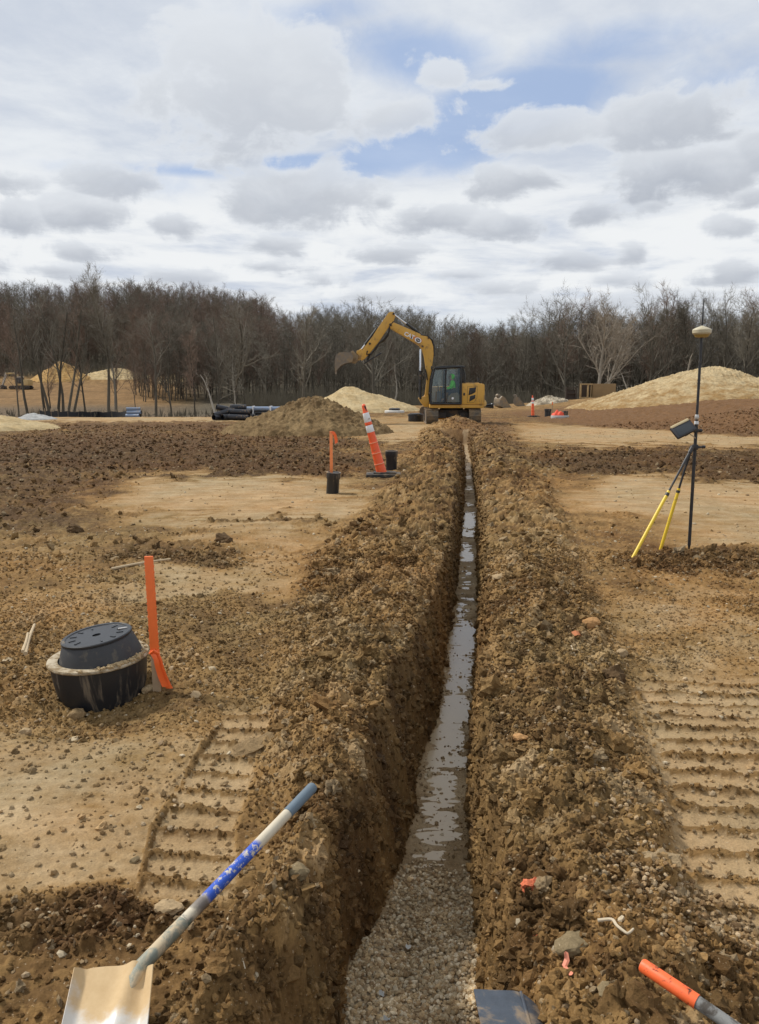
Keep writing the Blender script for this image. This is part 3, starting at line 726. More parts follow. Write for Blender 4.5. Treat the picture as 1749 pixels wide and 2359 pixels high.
rr = [(.010, -.012, .243), (.024, -.016, .215), (.032, -.018, .17), (.044, -.016, .12), (.062, -.012, .065), (.070, -.010, .052)]
ribbon_strip(m, rr, .036); ribbon_strip(m, [(a - .012, b - .008, c) for a, b, c in rr[:-1]], .03)
m.tube([(-.024, -.012, .245), (.0, -.013, .262), (.024, -.012, .245), (.0, .012, .25), (-.024, -.012, .245)], .007, 6)
m.box((0, 0, .25), (.048, .021, .026), bev=.004); m.build('ribbon', M_ORF, st)

# ---------- riser pipes sticking out of the ground
def riser(loc, r, h, rot=(0, 0, 0), label='', flare=1.12):
    t = thing('riser_pipe', label, 'riser pipe', loc, rot=rot)
    m = MB(); m.lathe([(r, -.1), (r, h * .66), (r * flare, h * .72), (r * flare, h * .97)], 28)
    m.build('barrel', M_BLK, t)
    m = MB(); m.lathe([(r * flare, h * .965), (r * flare * 1.06, h * .97), (r * flare * 1.06, h), (r * .95, h), (r * .93, h * .7), (r * .9, h * .3), (0, h * .3)], 28); m.build('bell_rim', mat('bell_dusty', (.10, .10, .10), .6, .3, dirt=.4), t)
    return t
p = gp(766, 1135); p.z = gz(p.x, p.y)
riser(p, .094, .32, (R(2), R(4), 0), 'short black riser pipe with an orange stake standing in it')
sp = Vector((p.x - .012, p.y, p.z + .02))
st = thing('survey_stake', 'slim orange stake with folded ribbon standing in a short black pipe', 'survey stake', sp)
hh = .90
m = MB(); m.box((0, 0, .22), (.040, .014, .46), bev=.002); m.build('lath', M_WOOD, st)
m = MB(); m.box((0, 0, .60), (.044, .016, .62), bev=.002); m.build('painted_top', mat('pale_orange', (.88, .27, .09), .5, .12, 20), st)
m = MB(); ribbon_strip(m, [(.01, -.012, hh), (.035, -.016, hh - .01), (.06, -.02, hh - .05), (.075, -.02, hh - .11), (.078, -.018, hh - .17)], .05, side=(.8, 0, .4)); m.build('ribbon', M_ORF, st)
p = gp(902, 1084); p.z = gz(p.x, p.y)
riser(p, .103, .38, (0, 0, 0), 'black riser pipe standing just behind the leaning traffic post', 1.14)

# ---------- orange and white traffic posts
def traffic_post(loc, L, rot, label, group=None):
    t = thing('traffic_post', label, 'traffic post', loc, group)
    m = MB(); m.box((.0, 0, .035), (.62, .46, .07), bev=.02); m.box((.02, 0, .075), (.40, .30, .04), bev=.015); m.build('base', M_RUB, t)
    A = Matrix.Translation((-.03, 0, .06)) @ Euler(rot).to_matrix().to_4x4()
    def rad(k): return .092 - .045 * k
    def band(name, k0, k1, mt, parent):
        m = MB(); m.lathe([(rad(k0) + .001, L * k0), (rad(k0) + .004, L * k0 + .006), (rad(k1) + .003, L * k1 - .006), (rad(k1), L * k1)], 28, A); return m.build(name, mt, parent)
    m = MB(); prof = []
    for k in np.linspace(0, .60, 60):
        e = 0.006 if any(abs(k - q) < .006 for q in (.145, .30, .45)) else 0
        prof.append((rad(k) + e, L * k))
    m.lathe(prof, 28, A); tube = m.build('tube', M_ORT, t)
    band('white_band', .60, .70, M_WHT, t); band('orange_band', .70, .745, M_ORT, t); band('white_band', .745, .875, M_WHT, t)
    m = MB(); m.lathe([(rad(.875), L * .875), (.042, L * .90), (.034, L * .985), (.016, L)], 20, A); m.build('handle', M_ORT, t)
    m = MB(); m.box(A @ Vector((.016, -.022, L * .935)), (.034, .03, L * .075), Euler(rot).to_matrix(), bev=.008); m.build('handle_hole_shade', M_RUB, t)  # dark block stands in for the shaded hole through the handle
    for k in (.145, .30, .45):
        m = MB(); m.lathe([(rad(k) + .0065, L * k - .007), (rad(k) + .0075, L * k), (rad(k) + .0065, L * k + .007)], 28, A); m.build('ridge', mat('pale_ridge', (.9, .36, .2), .5, bump=0), tube)
    return t
p = gp(884, 1098); p.z = gz(p.x, p.y) + .0
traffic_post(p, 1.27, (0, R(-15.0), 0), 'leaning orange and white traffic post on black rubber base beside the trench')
p = at(1229, 957, 44.5); p.z = gz(p.x, p.y)
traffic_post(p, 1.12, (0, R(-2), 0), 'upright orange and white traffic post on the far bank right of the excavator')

# ---------- survey pole with receiver
b0 = gp(1587, 1270); b0.z = gz(b0.x, b0.y)
gn = thing('survey_pole', 'black survey pole with cream receiver, thin antenna and yellow bipod legs', 'survey pole', b0)
def L3(v): return Vector(v) - b0
def hz(py): return 1.55 - b0.y * math.tan(math.atan((py - CY) / F) + PITCH) - b0.z
m = MB(); m.tube([(0, 0, -.02), (0, 0, .05)], [.004, .013], 12); m.tube([(0, 0, .05), (0, 0, hz(975))], .0155, 14); m.build('lower_rod', M_DKM, gn)
m = MB(); m.tube([(0, 0, hz(975)), (0, 0, hz(772))], .0125, 14)
for q in (885, 877): m.tube([(0, 0, hz(q)), (0, 0, hz(q - 3))], .0150, 12)
m.build('upper_rod', M_DKM, gn)
m = MB(); m.tube([(0, 0, hz(977)), (0, 0, hz(970))], .0195, 16); m.build('white_collar', M_WHT, gn)
m = MB(); m.tube([(0, 0, hz(966)), (0, 0, hz(963)), (0, 0, hz(958)), (0, 0, hz(955))], [.017, .020, .019, .014], 16); m.build('lock_collar', M_STEEL, gn)
zr = hz(775)
m = MB(); m.lathe([(.03, zr - .012), (.062, zr - .006), (.076, zr + .018)], 32); m.build('receiver_base', M_MUSTARD, gn)
m = MB(); m.lathe([(.0765, zr + .016), (.090, zr + .030), (.092, zr + .058), (.086, zr + .066), (.055, zr + .080), (.018, zr + .092), (.008, zr + .098), (0, zr + .098)], 40); rc = m.build('receiver', M_CREAM, gn)
for q in gn.children:
    if q.name.startswith('receiver'): q.data.transform(Matrix.Diagonal((.92, .92, 1, 1)))
m = MB(); m.tube([(0, 0, zr + .095), (0, 0, hz(735)), (0, 0, hz(688))], [.0085, .0075, .003], 10); m.build('antenna', M_DKM, gn)
zc = hz(1030)
m = MB(); m.box((0, -.002, zc), (.045, .045, .05), bev=.006); m.box((.045, 0, zc), (.06, .02, .018), bev=.004); m.tube([(.07, 0, zc + .002), (.095, 0, zc + .002)], .014, 10); m.box((-.03, -.02, zc + .005), (.04, .03, .025), bev=.004)
m.tube([(.028, -.02, zc), (.028, .02, zc)], .012, 10); m.build('bipod_clamp', M_DKM, gn)
for (fx, fy, jx, jy) in ((1453, 1293, -.035, -.03), (1520.6, 1267, -.022, .025)):
    f = gp(fx, fy); f.z = gz(f.x, f.y) - .02; f = L3(f); tp = Vector((jx, jy, zc))
    mid = tp.lerp(f, .42)
    m = MB(); m.tube([mid - (f - tp) * .03, mid, f], .0155, 12); m.tube([f, f + (f - tp).normalized() * .03], [.010, .003], 8); lg = m.build('leg', M_YEL, gn)
    m = MB(); m.tube([tp, tp.lerp(mid, .4)], .0135, 10); m.tube([tp.lerp(mid, .38), mid], .0105, 10); m.tube([mid - (f - tp) * .012, mid + (f - tp) * .012], .0185, 12); m.tube([tp, tp.lerp(mid, .12)], .019, 10); m.build('upper_leg', M_DKM, lg)
zb_ = hz(992)
m = MB(); m.tube([(.0, -.0, zb_), (-.03, -.01, zb_), (-.075, -.02, zb_ - .004), (-.105, -.03, zb_ + .01)], [.012, .012, .013, .015], 10); m.box((0, 0, zb_), (.042, .04, .035), bev=.005); m.tube([(.02, 0, zb_), (.058, 0, zb_)], .012, 12); m.tube([(.035, 0, zb_), (.05, 0, zb_)], .017, 12)
m.build('controller_arm', M_DKM, gn)
dc0 = b0 + Vector((-.135, -.04, zb_ + .015))
dc = thing('data_controller', 'handheld black and tan data controller tilted on the survey pole arm', 'data controller', dc0, rot=(0, 0, 0))
Lx = Vector((.84, .10, .40)).normalized(); Sy = Vector((-.25, .62, .74)); Sy = (Sy - Lx * Sy.dot(Lx)).normalized(); Nz = Lx.cross(Sy)
dc.rotation_euler = Matrix((Lx, Sy, Nz)).transposed().to_euler()
m = MB(); m.box((0, 0, 0), (.205, .135, .035), bev=.012); m.build('case', mat('controller_black', (.025, .025, .03), .5, .2), dc)
m = MB(); m.box((0, .062, .004), (.19, .03, .040), bev=.012); m.build('bumper', mat('controller_tan', (.52, .42, .24), .55, .15), dc)
m = MB(); m.box((0, -.012, .0185), (.15, .085, .003), bev=.001); m.build('screen', mat('screen_dark', (.03, .035, .04), .12, .05, bump=0), dc)
m = MB(); m.box((.0, .0, -.022), (.04, .13, .012), bev=.004); m.build('hand_strap', M_DKM, dc)
m = MB(); m.tube([(.02, -.06, -.01), (.035, -.09, -.015), (.045, -.13, -.02)], .005, 6); m.build('stylus', M_WOOD, dc)

# ---------- long shovel lying on the spoil
M_GRIP = mat('grip_grey', (.115, .155, .19), .6, .15, 20, dirt=.1)
sm, T, P = new_mat('painted_shaft')                     # paint worn along the shaft (local Z runs from socket to grip)
tc = T.n('ShaderNodeTexCoord').outputs['Object']; sxyz = T.n('ShaderNodeSeparateXYZ'); T.put(sxyz.inputs[0], tc); zz = sxyz.outputs[2]
chip = T.noise(tc, 42, 6, .7); chip2 = T.noise(tc, 14, 5, .65)
def win(a, b, e=.012):
    zz2 = T.m('ADD', zz, T.m('MULTIPLY', T.m('SUBTRACT', chip2, .5), .05))
    return T.m('MULTIPLY', T.ss(zz2, a - e, a + e), T.ss(zz2, b + e, b - e))
c = T.mix(T.noise(tc, 20, 5), (.50, .43, .31), (.60, .54, .42))
c = T.mix(T.m('MULTIPLY', win(.70, .90, .03), T.ss(chip2, .38, .52)), c, (.15, .28, .21))
c = T.mix(T.m('MULTIPLY', win(.25, .49), T.ss(chip, .40, .47)), c, (.022, .085, .46))
c = T.mix(win(.205, .252), c, (.17, .145, .125))
c = T.mix(T.m('MULTIPLY', win(.15, .215), T.ss(chip2, .40, .6)), c, (.23, .20, .16))
c = T.mix(T.m('MULTIPLY', win(.03, .18), T.ss(chip2, .46, .56)), c, (.085, .13, .115))
c = T.mix(T.ss(chip, .62, .70), c, (.34, .27, .17))
T.put(P.inputs['Base Color'], c); P.inputs['Roughness'].default_value = .62
bm_ = T.n('ShaderNodeBump'); bm_.inputs['Strength'].default_value = .25; bm_.inputs['Distance'].default_value = .003; T.put(bm_.inputs['Height'], chip); T.put(P.inputs['Normal'], bm_.outputs[0])
bl_m, T, P = new_mat('muddy_blade')
tc = T.n('ShaderNodeTexCoord').outputs['Object']; sxyz = T.n('ShaderNodeSeparateXYZ'); T.put(sxyz.inputs[0], tc)
nz_ = T.noise(tc, 9, 6, .6, .3)
base = T.mix(T.noise(tc, 22, 5), (.50, .48, .44), (.72, .70, .65))
mudf = T.ss(T.m('ADD', T.m('MULTIPLY', sxyz.outputs[1], 4.2), T.m('ADD', T.m('MULTIPLY', nz_, 1.1), T.m('MULTIPLY', T.m('ABSOLUTE', sxyz.outputs[0]), -.8))), -.16, .13)
T.put(P.inputs['Base Color'], T.mix(mudf, base, T.mix(T.noise(tc, 24, 6, .7), (.44, .29, .135), (.66, .49, .28)))); T.put(P.inputs['Roughness'], T.fmix(mudf, .3, .85))
sh0 = gp(322, 2230, .10); he = gp(722, 1812, .235)
shv = thing('shovel', 'long square shovel with blue and white worn shaft and mud caked blade', 'shovel', sh0)
d = he - sh0; Ld = d.length; q = d.to_track_quat('Z', 'Y')
def shaft(name, z0, z1, r0, r1, mt, parent, extra=None):
    m = MB(); m.tube([(0, 0, z0), (0, 0, z0 + (z1 - z0) * .5), (0, 0, z1)], [r0, (r0 + r1) / 2, r1], 18)
    if extra: extra(m)
    o = m.build(name, mt, parent); o.rotation_mode = 'QUATERNION'; o.rotation_quaternion = q; return o
sf = shaft('shaft', .06, Ld * .815, .0175, .0165, sm, shv)
sf.data.transform(Matrix.Scale(1.0, 4))
gr = shaft('grip', Ld * .812, Ld - .008, .0178, .0182, M_GRIP, shv, lambda m: m.tube([(0, 0, Ld - .009), (0, 0, Ld - .001), (0, 0, Ld + .004)], [.0182, .0155, .006], 18))
ax = Vector((.02, -.30, -.085)).normalized()
m = MB(); m.tube([d.normalized() * .16, d.normalized() * .08, Vector((0, 0, 0)), ax * .035 + Vector((-.006, 0, .006)), ax * .08 + Vector((-.016, 0, -.004))], [.0185, .019, .0195, .016, .006], 16); m.build('socket', mat('socket_paint', (.20, .22, .18), .6, .35, 26, dirt=.45, dirtcol=(.50, .40, .26), dscale=16), shv)
gridv = []
wx_ = Vector((1, .06, 0)).normalized(); nn = wx_.cross(ax).normalized(); nn = nn if nn.z > 0 else -nn
for i in range(15):
    v = i / 14; row = []
    for j in range(25):
        u = -1 + 2 * j / 24
        frog = .020 * math.exp(-((u - .48 * (1 - v) + .1 * v) / (.20 + .1 * v)) ** 2) * (1 - .75 * v)
        side = .028 * max(0, abs(u) - .78) / .22 * (1 - .3 * v)
        sw = .012 * (1 - v) ** 3
        top = -.012 * (1 - abs(u) ** 8) if i == 0 else 0
        row.append(ax * (v * .31 + top * .6 + .012 * abs(u) ** 3 * (1 - v)) + wx_ * (u * (.098 + .006 * v) - .058 + .02 * v) + nn * (frog + side + sw - .012))
    gridv.append(row)
# local frame so that the mud follows the blade
m = MB(); m.sheet(gridv, .0022); bo = m.build('blade', bl_m, shv, smooth=50)
# ---------- second shovel, only its blade is in the frame
bk0 = gp(1176, 2330, .02)
M_BLADE2 = mat('blue_grey_steel', (.072, .085, .105), .48, .4, 24, metal=.35, dirt=.34, dirtcol=(.26, .20, .14), dscale=13, bump=.35)
s2 = thing('shovel', 'dark blue grey shovel blade turned face down at the bottom edge beside the trench', 'shovel', bk0)
def P2(px, py, up): v = gp(px, py, .02 + up) - bk0; return v
A_ = P2(1091, 2281, .06); B_ = P2(1245, 2287, .045); wv = (B_ - A_); wl = wv.length; wv.normalize(); av = Vector((.01, -1, .06)).normalized(); nv = wv.cross(av); nv = nv if nv.z > 0 else -nv
gr2 = []
for i in range(19):
    v = i / 18; row = []
    for j in range(23):
        u = j / 22
        xx = u * wl * 1.18; dn = 0.0; vv = v * .36
        k = max(0, u - .50) / .50
        vv += .17 * (1 - math.sqrt(max(0, 1 - k ** 2.2))) * (1 - v) ** 1.5
        dn = -.045 * k ** 1.6
        row.append(A_ + wv * xx + av * vv + nv * (dn + .006 * math.sin(v * 3)))
    gr2.append(row)
m = MB(); m.sheet(gr2, .003); bl2 = m.build('blade', M_BLADE2, s2, smooth=50)
m = MB(); m.tube([A_ + wv * wl * .70 + nv * .003 + av * .004, A_ + wv * wl * .72 + nv * .0035 + av * .36], .0035, 6); m.build('fold_rib', M_BLADE2, bl2)
m = MB(); m.tube([A_ + wv * wl * .55 + av * .30 + nv * .02, A_ + wv * wl * .56 + av * .46 + nv * .05, A_ + wv * wl * .57 + av * .95 + nv * .2], [.022, .019, .018], 14); m.build('shaft', M_WOOD, s2)
# ---------- orange tipped tool handle at the lower right
h0 = gp(1478, 2222, .22); h1 = gp(1606, 2308, .20); h2 = gp(1670, 2352, .19)
dirv = (h1 - h0).normalized(); h3 = h2 + (h2 - h1).normalized() * .55
ht = thing('hand_tool', 'tool handle with orange grip end and scuffed grey shaft in the bottom right corner', 'hand tool', h0)
m = MB(); m.tube([Vector(), dirv * .004, (h1 - h0)], [.0135, .0158, .0165], 16); gp_ = m.build('grip', mat('orange_grip', (.86, .14, .035), .5, .12, 20, dirt=.16, dirtcol=(.06, .02, .012), dscale=48), ht)
m = MB(); m.tube([-dirv * .0008, dirv * .001], [.0125, .013], 16); m.build('grip_end', mat('grip_end_dusty', (.62, .28, .17), .8, .2), gp_)
m = MB(); m.tube([h1 - h0 - dirv * .01, h2 - h0, h3 - h0], [.0148, .0145, .0145], 14); m.build('shaft', mat('grey_shaft', (.20, .20, .19), .6, .35, 30, dirt=.3, dirtcol=(.07, .06, .05), dscale=22), ht)
# ------------------------------------------------------------------ the yellow excavator
M_CATY = mat('machine_yellow', (.60, .335, .055), .45, .10, 3, dirt=.18, dirtcol=(.30, .19, .08), dscale=2.5, bump=.03)
M_BKT = mat('worn_bucket', (.20, .165, .125), .6, .35, 5, metal=.2, dirt=.45, dirtcol=(.30, .22, .13), dscale=4)
M_TRK = mat('track_steel', (.14, .115, .085), .6, .4, 8, metal=.2, dirt=.45, dirtcol=(.24, .17, .10), dscale=4)
M_UND = mat('undercarriage', (.035, .03, .026), .7, .3, 4, dirt=.3, dirtcol=(.12, .08, .05), dscale=3)
M_CHR = mat('chrome', (.75, .76, .78), .18, .04, 4, metal=1.0, bump=0)
M_HOSE = mat('hose_black', (.012, .012, .013), .5, .2)
M_CABF = mat('cab_frame', (.012, .013, .014), .4, .2, dirt=.06)
gm, T, P = new_mat('cab_glass')
out = gm.node_tree.nodes['Material Output']
tr = T.n('ShaderNodeBsdfTransparent'); tr.inputs[0].default_value = (.95, .97, .96, 1)
gl = T.n('ShaderNodeBsdfGlossy'); gl.inputs['Roughness'].default_value = .03; gl.inputs[0].default_value = (.8, .9, .95, 1)
fr_ = T.n('ShaderNodeFresnel'); fr_.inputs[0].default_value = 1.45
mx = T.n('ShaderNodeMixShader'); T.put(mx.inputs[0], fr_.outputs[0]); T.put(mx.inputs[1], tr.outputs[0]); T.put(mx.inputs[2], gl.outputs[0]); T.put(out.inputs[0], mx.outputs[0])
YE = 36.4; EX = at(1040, 976, YE).x; EZ = gz(EX, YE) if False else 0.0
US = YE / F / 4.13
ex = thing('excavator', 'yellow tracked excavator with raised arm and dark cab at the end of the trench', 'excavator', (EX, YE, EZ))
def E(cx, cy): return ((cx - 1240) * US, (1142 - cy) * US)
def EP(pts): return [E(*p) for p in pts]
def E3(cx, cy, y): u, v = E(cx, cy); return Vector((u, y, v))
# tracks: belts seen end on
for side in (1045, 1437):
    u0, _ = E(side, 0); hw = .26; Lh = 1.12; rr = .325
    t_m = MB(); n = 0
    prof = []
    for a in np.linspace(-90, 90, 9): prof.append((Lh - rr + rr * math.cos(R(a)), rr + rr * math.sin(R(a))))
    for a in np.linspace(90, 270, 9): prof.append((-(Lh - rr) + rr * math.cos(R(a)), rr + rr * math.sin(R(a))))
    b = bmesh.new(); lo = [b.verts.new((u0 - hw * .9, p[0], p[1])) for p in prof]; hi = [b.verts.new((u0 + hw * .9, p[0], p[1])) for p in prof]
    b.faces.new(lo); b.faces.new(hi[::-1])
    for i in range(len(prof)): b.faces.new((lo[i], hi[i], hi[(i + 1) % len(prof)], lo[(i + 1) % len(prof)]))
    bmesh.ops.recalc_face_normals(b, faces=b.faces); t_m.bm(b)
    per = 4 * (Lh - rr) + 2 * math.pi * rr; N = 38
    for i in range(N):
        s = per * i / N; st_ = 2 * (Lh - rr)
        if s < st_: pos = (-(Lh - rr) + s, 0.0); an = 0
        elif s < st_ + math.pi * rr: a = (s - st_) / rr; pos = (Lh - rr + rr * math.sin(a), rr - rr * math.cos(a)); an = a
        elif s < 2 * st_ + math.pi * rr: pos = (Lh - rr - (s - st_ - math.pi * rr), 2 * rr); an = math.pi
        else: a = (s - 2 * st_ - math.pi * rr) / rr; pos = (-(Lh - rr) - rr * math.sin(a), rr + rr * math.cos(a)); an = math.pi + a
        t_m.box((u0, pos[0], pos[1]), (2 * hw, .135, .045), Matrix.Rotation(an, 3, 'X'))
        t_m.box((u0, pos[0] + .03 * math.sin(an) * 1, pos[1] - .03 * math.cos(an)), (2 * hw, .03, .04), Matrix.Rotation(an, 3, 'X'))
    tk = t_m.build('track', M_TRK, ex)
    for yy in (-(Lh - rr), Lh - rr):
        m = MB(); sg = 1 if u0 < 0 else -1
        m.tube([(u0 - hw * .99, yy, rr), (u0 + hw * .99, yy, rr)], .24, 20); m.build('sprocket', M_UND, tk)
m = MB(); m.box((0, 0, .45), (1.45, 1.2, .34), bev=.03); m.tube([(0, 0, .55), (0, 0, .76)], .52, 28); m.box((-.55, 0, .38), (.5, 1.5, .25), bev=.02); m.box((.55, 0, .38), (.5, 1.5, .25), bev=.02); m.build('undercarriage', M_UND, ex)
# dozer blade at the far end of the tracks
m = MB(); m.box((0, 1.62, .33), (2.25, .10, .45), bev=.02); m.box((-.5, 1.2, .32), (.12, .8, .12)); m.box((.5, 1.2, .32), (.12, .8, .12)); m.build('dozer_blade', M_CATY, ex)
# platform and body
m = MB(); (x0, z0), (x1, z1) = E(1022, 994), E(1520, 958)
m.box(((x0 + x1) / 2, 0, (z0 + z1) / 2), (x1 - x0, 2.1, z1 - z0), bev=.03); m.build('platform', M_CATY, ex)
m = MB(); m.prism(EP([(1297, 960), (1297, 782), (1306, 772), (1500, 772), (1518, 782), (1522, 900), (1520, 960)]), -1.10, .95, bev=.03); m.prism(EP([(1320, 775), (1480, 775), (1470, 764), (1330, 764)]), -.9, .8, bev=.015)
m.prism(EP([(1020, 960), (1020, 870), (1040, 800), (1297, 790), (1297, 960)]), .18, 1.06, bev=.04)
body = m.build('engine_cover', M_CATY, ex)
m = MB(); cw = EP([(1455, 985), (1455, 930), (1478, 908), (1500, 906), (1530, 920), (1545, 945), (1540, 975), (1515, 988)]); m.prism(cw, -1.0, 1.0, bev=.06); m.build('counterweight', mat('dusty_yellow', (.62, .42, .14), .55, .1, 4, dirt=.2, dscale=3), ex)
for pts in ([(1372, 878), (1380, 812), (1440, 806), (1436, 850), (1404, 868)], [(1380, 936), (1386, 885), (1436, 872), (1434, 906)], [(1325, 880), (1325, 856), (1341, 856), (1341, 880)]):
    m = MB(); m.prism(EP(pts), -1.108, -1.095, bev=.003); v_ = m.build('vent', M_CABF, body)
m = MB(); pl = EP([(1362, 945), (1362, 800), (1455, 795), (1450, 900), (1425, 940)])
m.tube([Vector((a, -1.102, b)) for a, b in pl + pl[:1]], .006, 6, cap=False); m.build('panel_seam', M_UND, body)
m = MB(); m.tube([E3(1495, 772, .3), E3(1495, 740, .3), E3(1497, 716, .3)], [.045, .04, .036], 14); m.build('exhaust', M_DKM, ex)
m = MB(); m.tube([E3(1310, 765, -.9), E3(1310, 748, -.9), E3(1330, 746, -.9), E3(1332, 765, -.9)], .015, 6); m.build('handrail', M_CABF, ex)
# cab
yA, yB = -1.12, -.16
cab = MB()
sideA = [(1030, 955), (1026, 860), (1038, 720), (1062, 636), (1300, 622), (1303, 955)]
for yy in (yA, yB):
    pts = [E3(a, b, yy) for a, b in sideA]
    for i in range(len(pts)):
        r_ = .05 if i in (3, 4) else .042
        cab.tube([pts[i], pts[(i + 1) % len(pts)]], r_, 8)
    cab.tube([E3(1166, 632, yy), E3(1160, 760, yy), E3(1160, 955, yy)], .036, 8)
for (a, b) in sideA: cab.tube([E3(a, b, yA), E3(a, b, yB)], .042, 8)
cab.prism(EP([(1056, 640), (1064, 622), (1150, 612), (1300, 610), (1338, 616), (1340, 632), (1300, 636)]), yA - .02, yB + .02, bev=.02)
cab.prism(EP([(1300, 622), (1340, 625), (1346, 690), (1345, 765), (1303, 770)]), yB - .12, yB + .04, bev=.015)
cab.box(E3(1165, 948, (yA + yB) / 2), (1.28, abs(yB - yA), .07))
cab.tube([E3(1318, 628, yA + .05), E3(1338, 690, yA + .05), E3(1338, 768, yA + .05)], .03, 8)
cabo = cab.build('cab', M_CABF, ex)
def pane(pts, y, nm='window'):
    m = MB(); m.prism(EP(pts), y, y + .008); return m.build(nm, gm, cabo)
pane([(1036, 945), (1034, 860), (1046, 722), (1068, 645), (1160, 640), (1156, 945)], yA)
pane([(1170, 945), (1168, 640), (1294, 634), (1296, 945)], yA)
pane([(1036, 945), (1034, 860), (1046, 722), (1068, 645), (1294, 634), (1296, 945)], yB)
m = MB()
m.add([E3(1028, 860, yA + .04), E3(1028, 860, yB - .04), E3(1063, 640, yB - .04), E3(1063, 640, yA + .04), E3(1031, 860, yA + .04), E3(1031, 860, yB - .04), E3(1066, 640, yB - .04), E3(1066, 640, yA + .04)], [(0, 1, 2, 3), (7, 6, 5, 4), (0, 4, 5, 1), (1, 5, 6, 2), (2, 6, 7, 3), (3, 7, 4, 0)]); m.build('windscreen', gm, cabo)
m = MB(); m.prism(EP([(1180, 948), (1186, 890), (1215, 862), (1270, 852), (1286, 870), (1288, 948)]), yA + .012, yA + .03, bev=.006); dp = m.build('door_panel', mat('door_tan', (.22, .19, .12), .6, .3, 5, dirt=.3), cabo)
m = MB(); m.tube([E3(1228, 905, yA + .01), E3(1228, 905, yA - .01)], .05, 12); m.build('handle', M_WHT, dp)
m = MB(); m.box(E3(1240, 870, -.62), (.40, .46, .14), bev=.04); m.prism(EP([(1255, 880), (1265, 700), (1290, 690), (1296, 880)]), -.85, -.40, bev=.03); m.build('seat', M_CABF, cabo)
m = MB(); m.box(E3(1110, 890, -.55), (.16, .6, .45), bev=.03); m.tube([E3(1125, 880, -.85), E3(1118, 800, -.85)], .016, 8); m.tube([E3(1165, 880, -.95), E3(1155, 820, -.95)], .02, 8); m.tube([E3(1110, 870, -.45), E3(1102, 780, -.45)], .016, 8); m.box(E3(1140, 835, -.95), (.10, .08, .2), bev=.02); m.build('console', mat('console_grey', (.09, .09, .085), .6, .2), cabo)
m = MB(); m.tube([E3(1040, 640, yA), E3(1024, 630, yA - .10)], .012, 6); m.box(E3(1030, 632, yA - .13), (.05, .14, .16), bev=.02); m.build('mirror', M_CABF, cabo)
# boom
BY = .16
boom = [(948, 905), (985, 880), (1000, 760), (1000, 690), (990, 620), (975, 520), (955, 462), (930, 425), (875, 390), (665, 270), (642, 240), (648, 215), (680, 207), (760, 240), (940, 318), (1005, 340), (1040, 375), (1060, 430), (1065, 500), (1052, 600), (1035, 720), (1022, 880), (1018, 960), (990, 985), (960, 950)]
m = MB(); m.prism(EP(boom), -BY, BY, bev=.02); bo_ = m.build('boom', M_CATY, ex)
m = MB(); m.prism(EP([(925, 905), (950, 895), (1020, 880), (1030, 985), (985, 990), (950, 950)]), -.24, .24, bev=.03); m.build('boom_bracket', M_CATY, ex)
m = MB()
for (a, b) in ((980, 690), (665, 238), (985, 950), (960, 430), (1015, 352)): m = MB(); m.tube([E3(a, b, -BY - .05), E3(a, b, BY + .05)], .045, 12); m.build('pin', M_UND, bo_)
lw, lh = E(875, 330)
# stick
stick = [(640, 128), (660, 116), (692, 118), (706, 150), (690, 205), (640, 262), (600, 320), (545, 400), (470, 490), (420, 545), (392, 560), (376, 540), (398, 470), (430, 425), (500, 330), (545, 262)]
m = MB(); m.prism(EP(stick), -.13, .13, bev=.018); sk = m.build('stick', M_CATY, ex)
for a, b in ((690, 135), (660, 232), (470, 405)): m = MB(); m.tube([E3(a, b, -.18), E3(a, b, .18)], .05, 12); m.build('pin', M_UND, sk)
def cyl(name, a, b, k, r0, r1, y, par, brl=True):
    a, b = E3(*a, y), E3(*b, y); md = a.lerp(b, k)
    m = MB(); m.tube([a, md], r0, 14); m.tube([a.lerp(b, k - .03), md], r0 * 1.15, 14); m.tube([a - (b - a).normalized() * .05, a], r0 * 1.1, 10); o = m.build(name, M_CABF, par)
    m = MB(); m.tube([md, b], r1, 12); m.build('piston_rod', M_CHR, o); return o
cyl('stick_cylinder', (985, 350), (700, 142), .62, .058, .032, 0, ex)
for yy in (-.2, .2): cyl('boom_cylinder', (943, 905), (941, 455), .56, .060, .036, yy, ex)
cyl('bucket_cylinder', (535, 268), (392, 455), .78, .06, .034, 0, ex)
m = MB(); m.tube([E3(392, 455, -.1), E3(350, 490, -.1), E3(385, 540, -.1)], .035, 8); m.tube([E3(392, 455, .1), E3(350, 490, .1), E3(385, 540, .1)], .035, 8); m.prism(EP([(345, 470), (395, 455), (405, 480), (385, 545), (365, 560), (352, 520)]), -.12, .12, bev=.015); m.build('bucket_link', M_CATY, ex)
m = MB(); m.prism(EP([(290, 480), (312, 466), (338, 492), (362, 520), (358, 560), (330, 588), (300, 582), (308, 540)]), -.2, .2, bev=.02); m.tube([E3(345, 545, -.24), E3(345, 545, .24)], .05, 12); m.build('quick_coupler', mat('coupler_worn', (.24, .17, .09), .6, .35, 6, dirt=.4), ex)
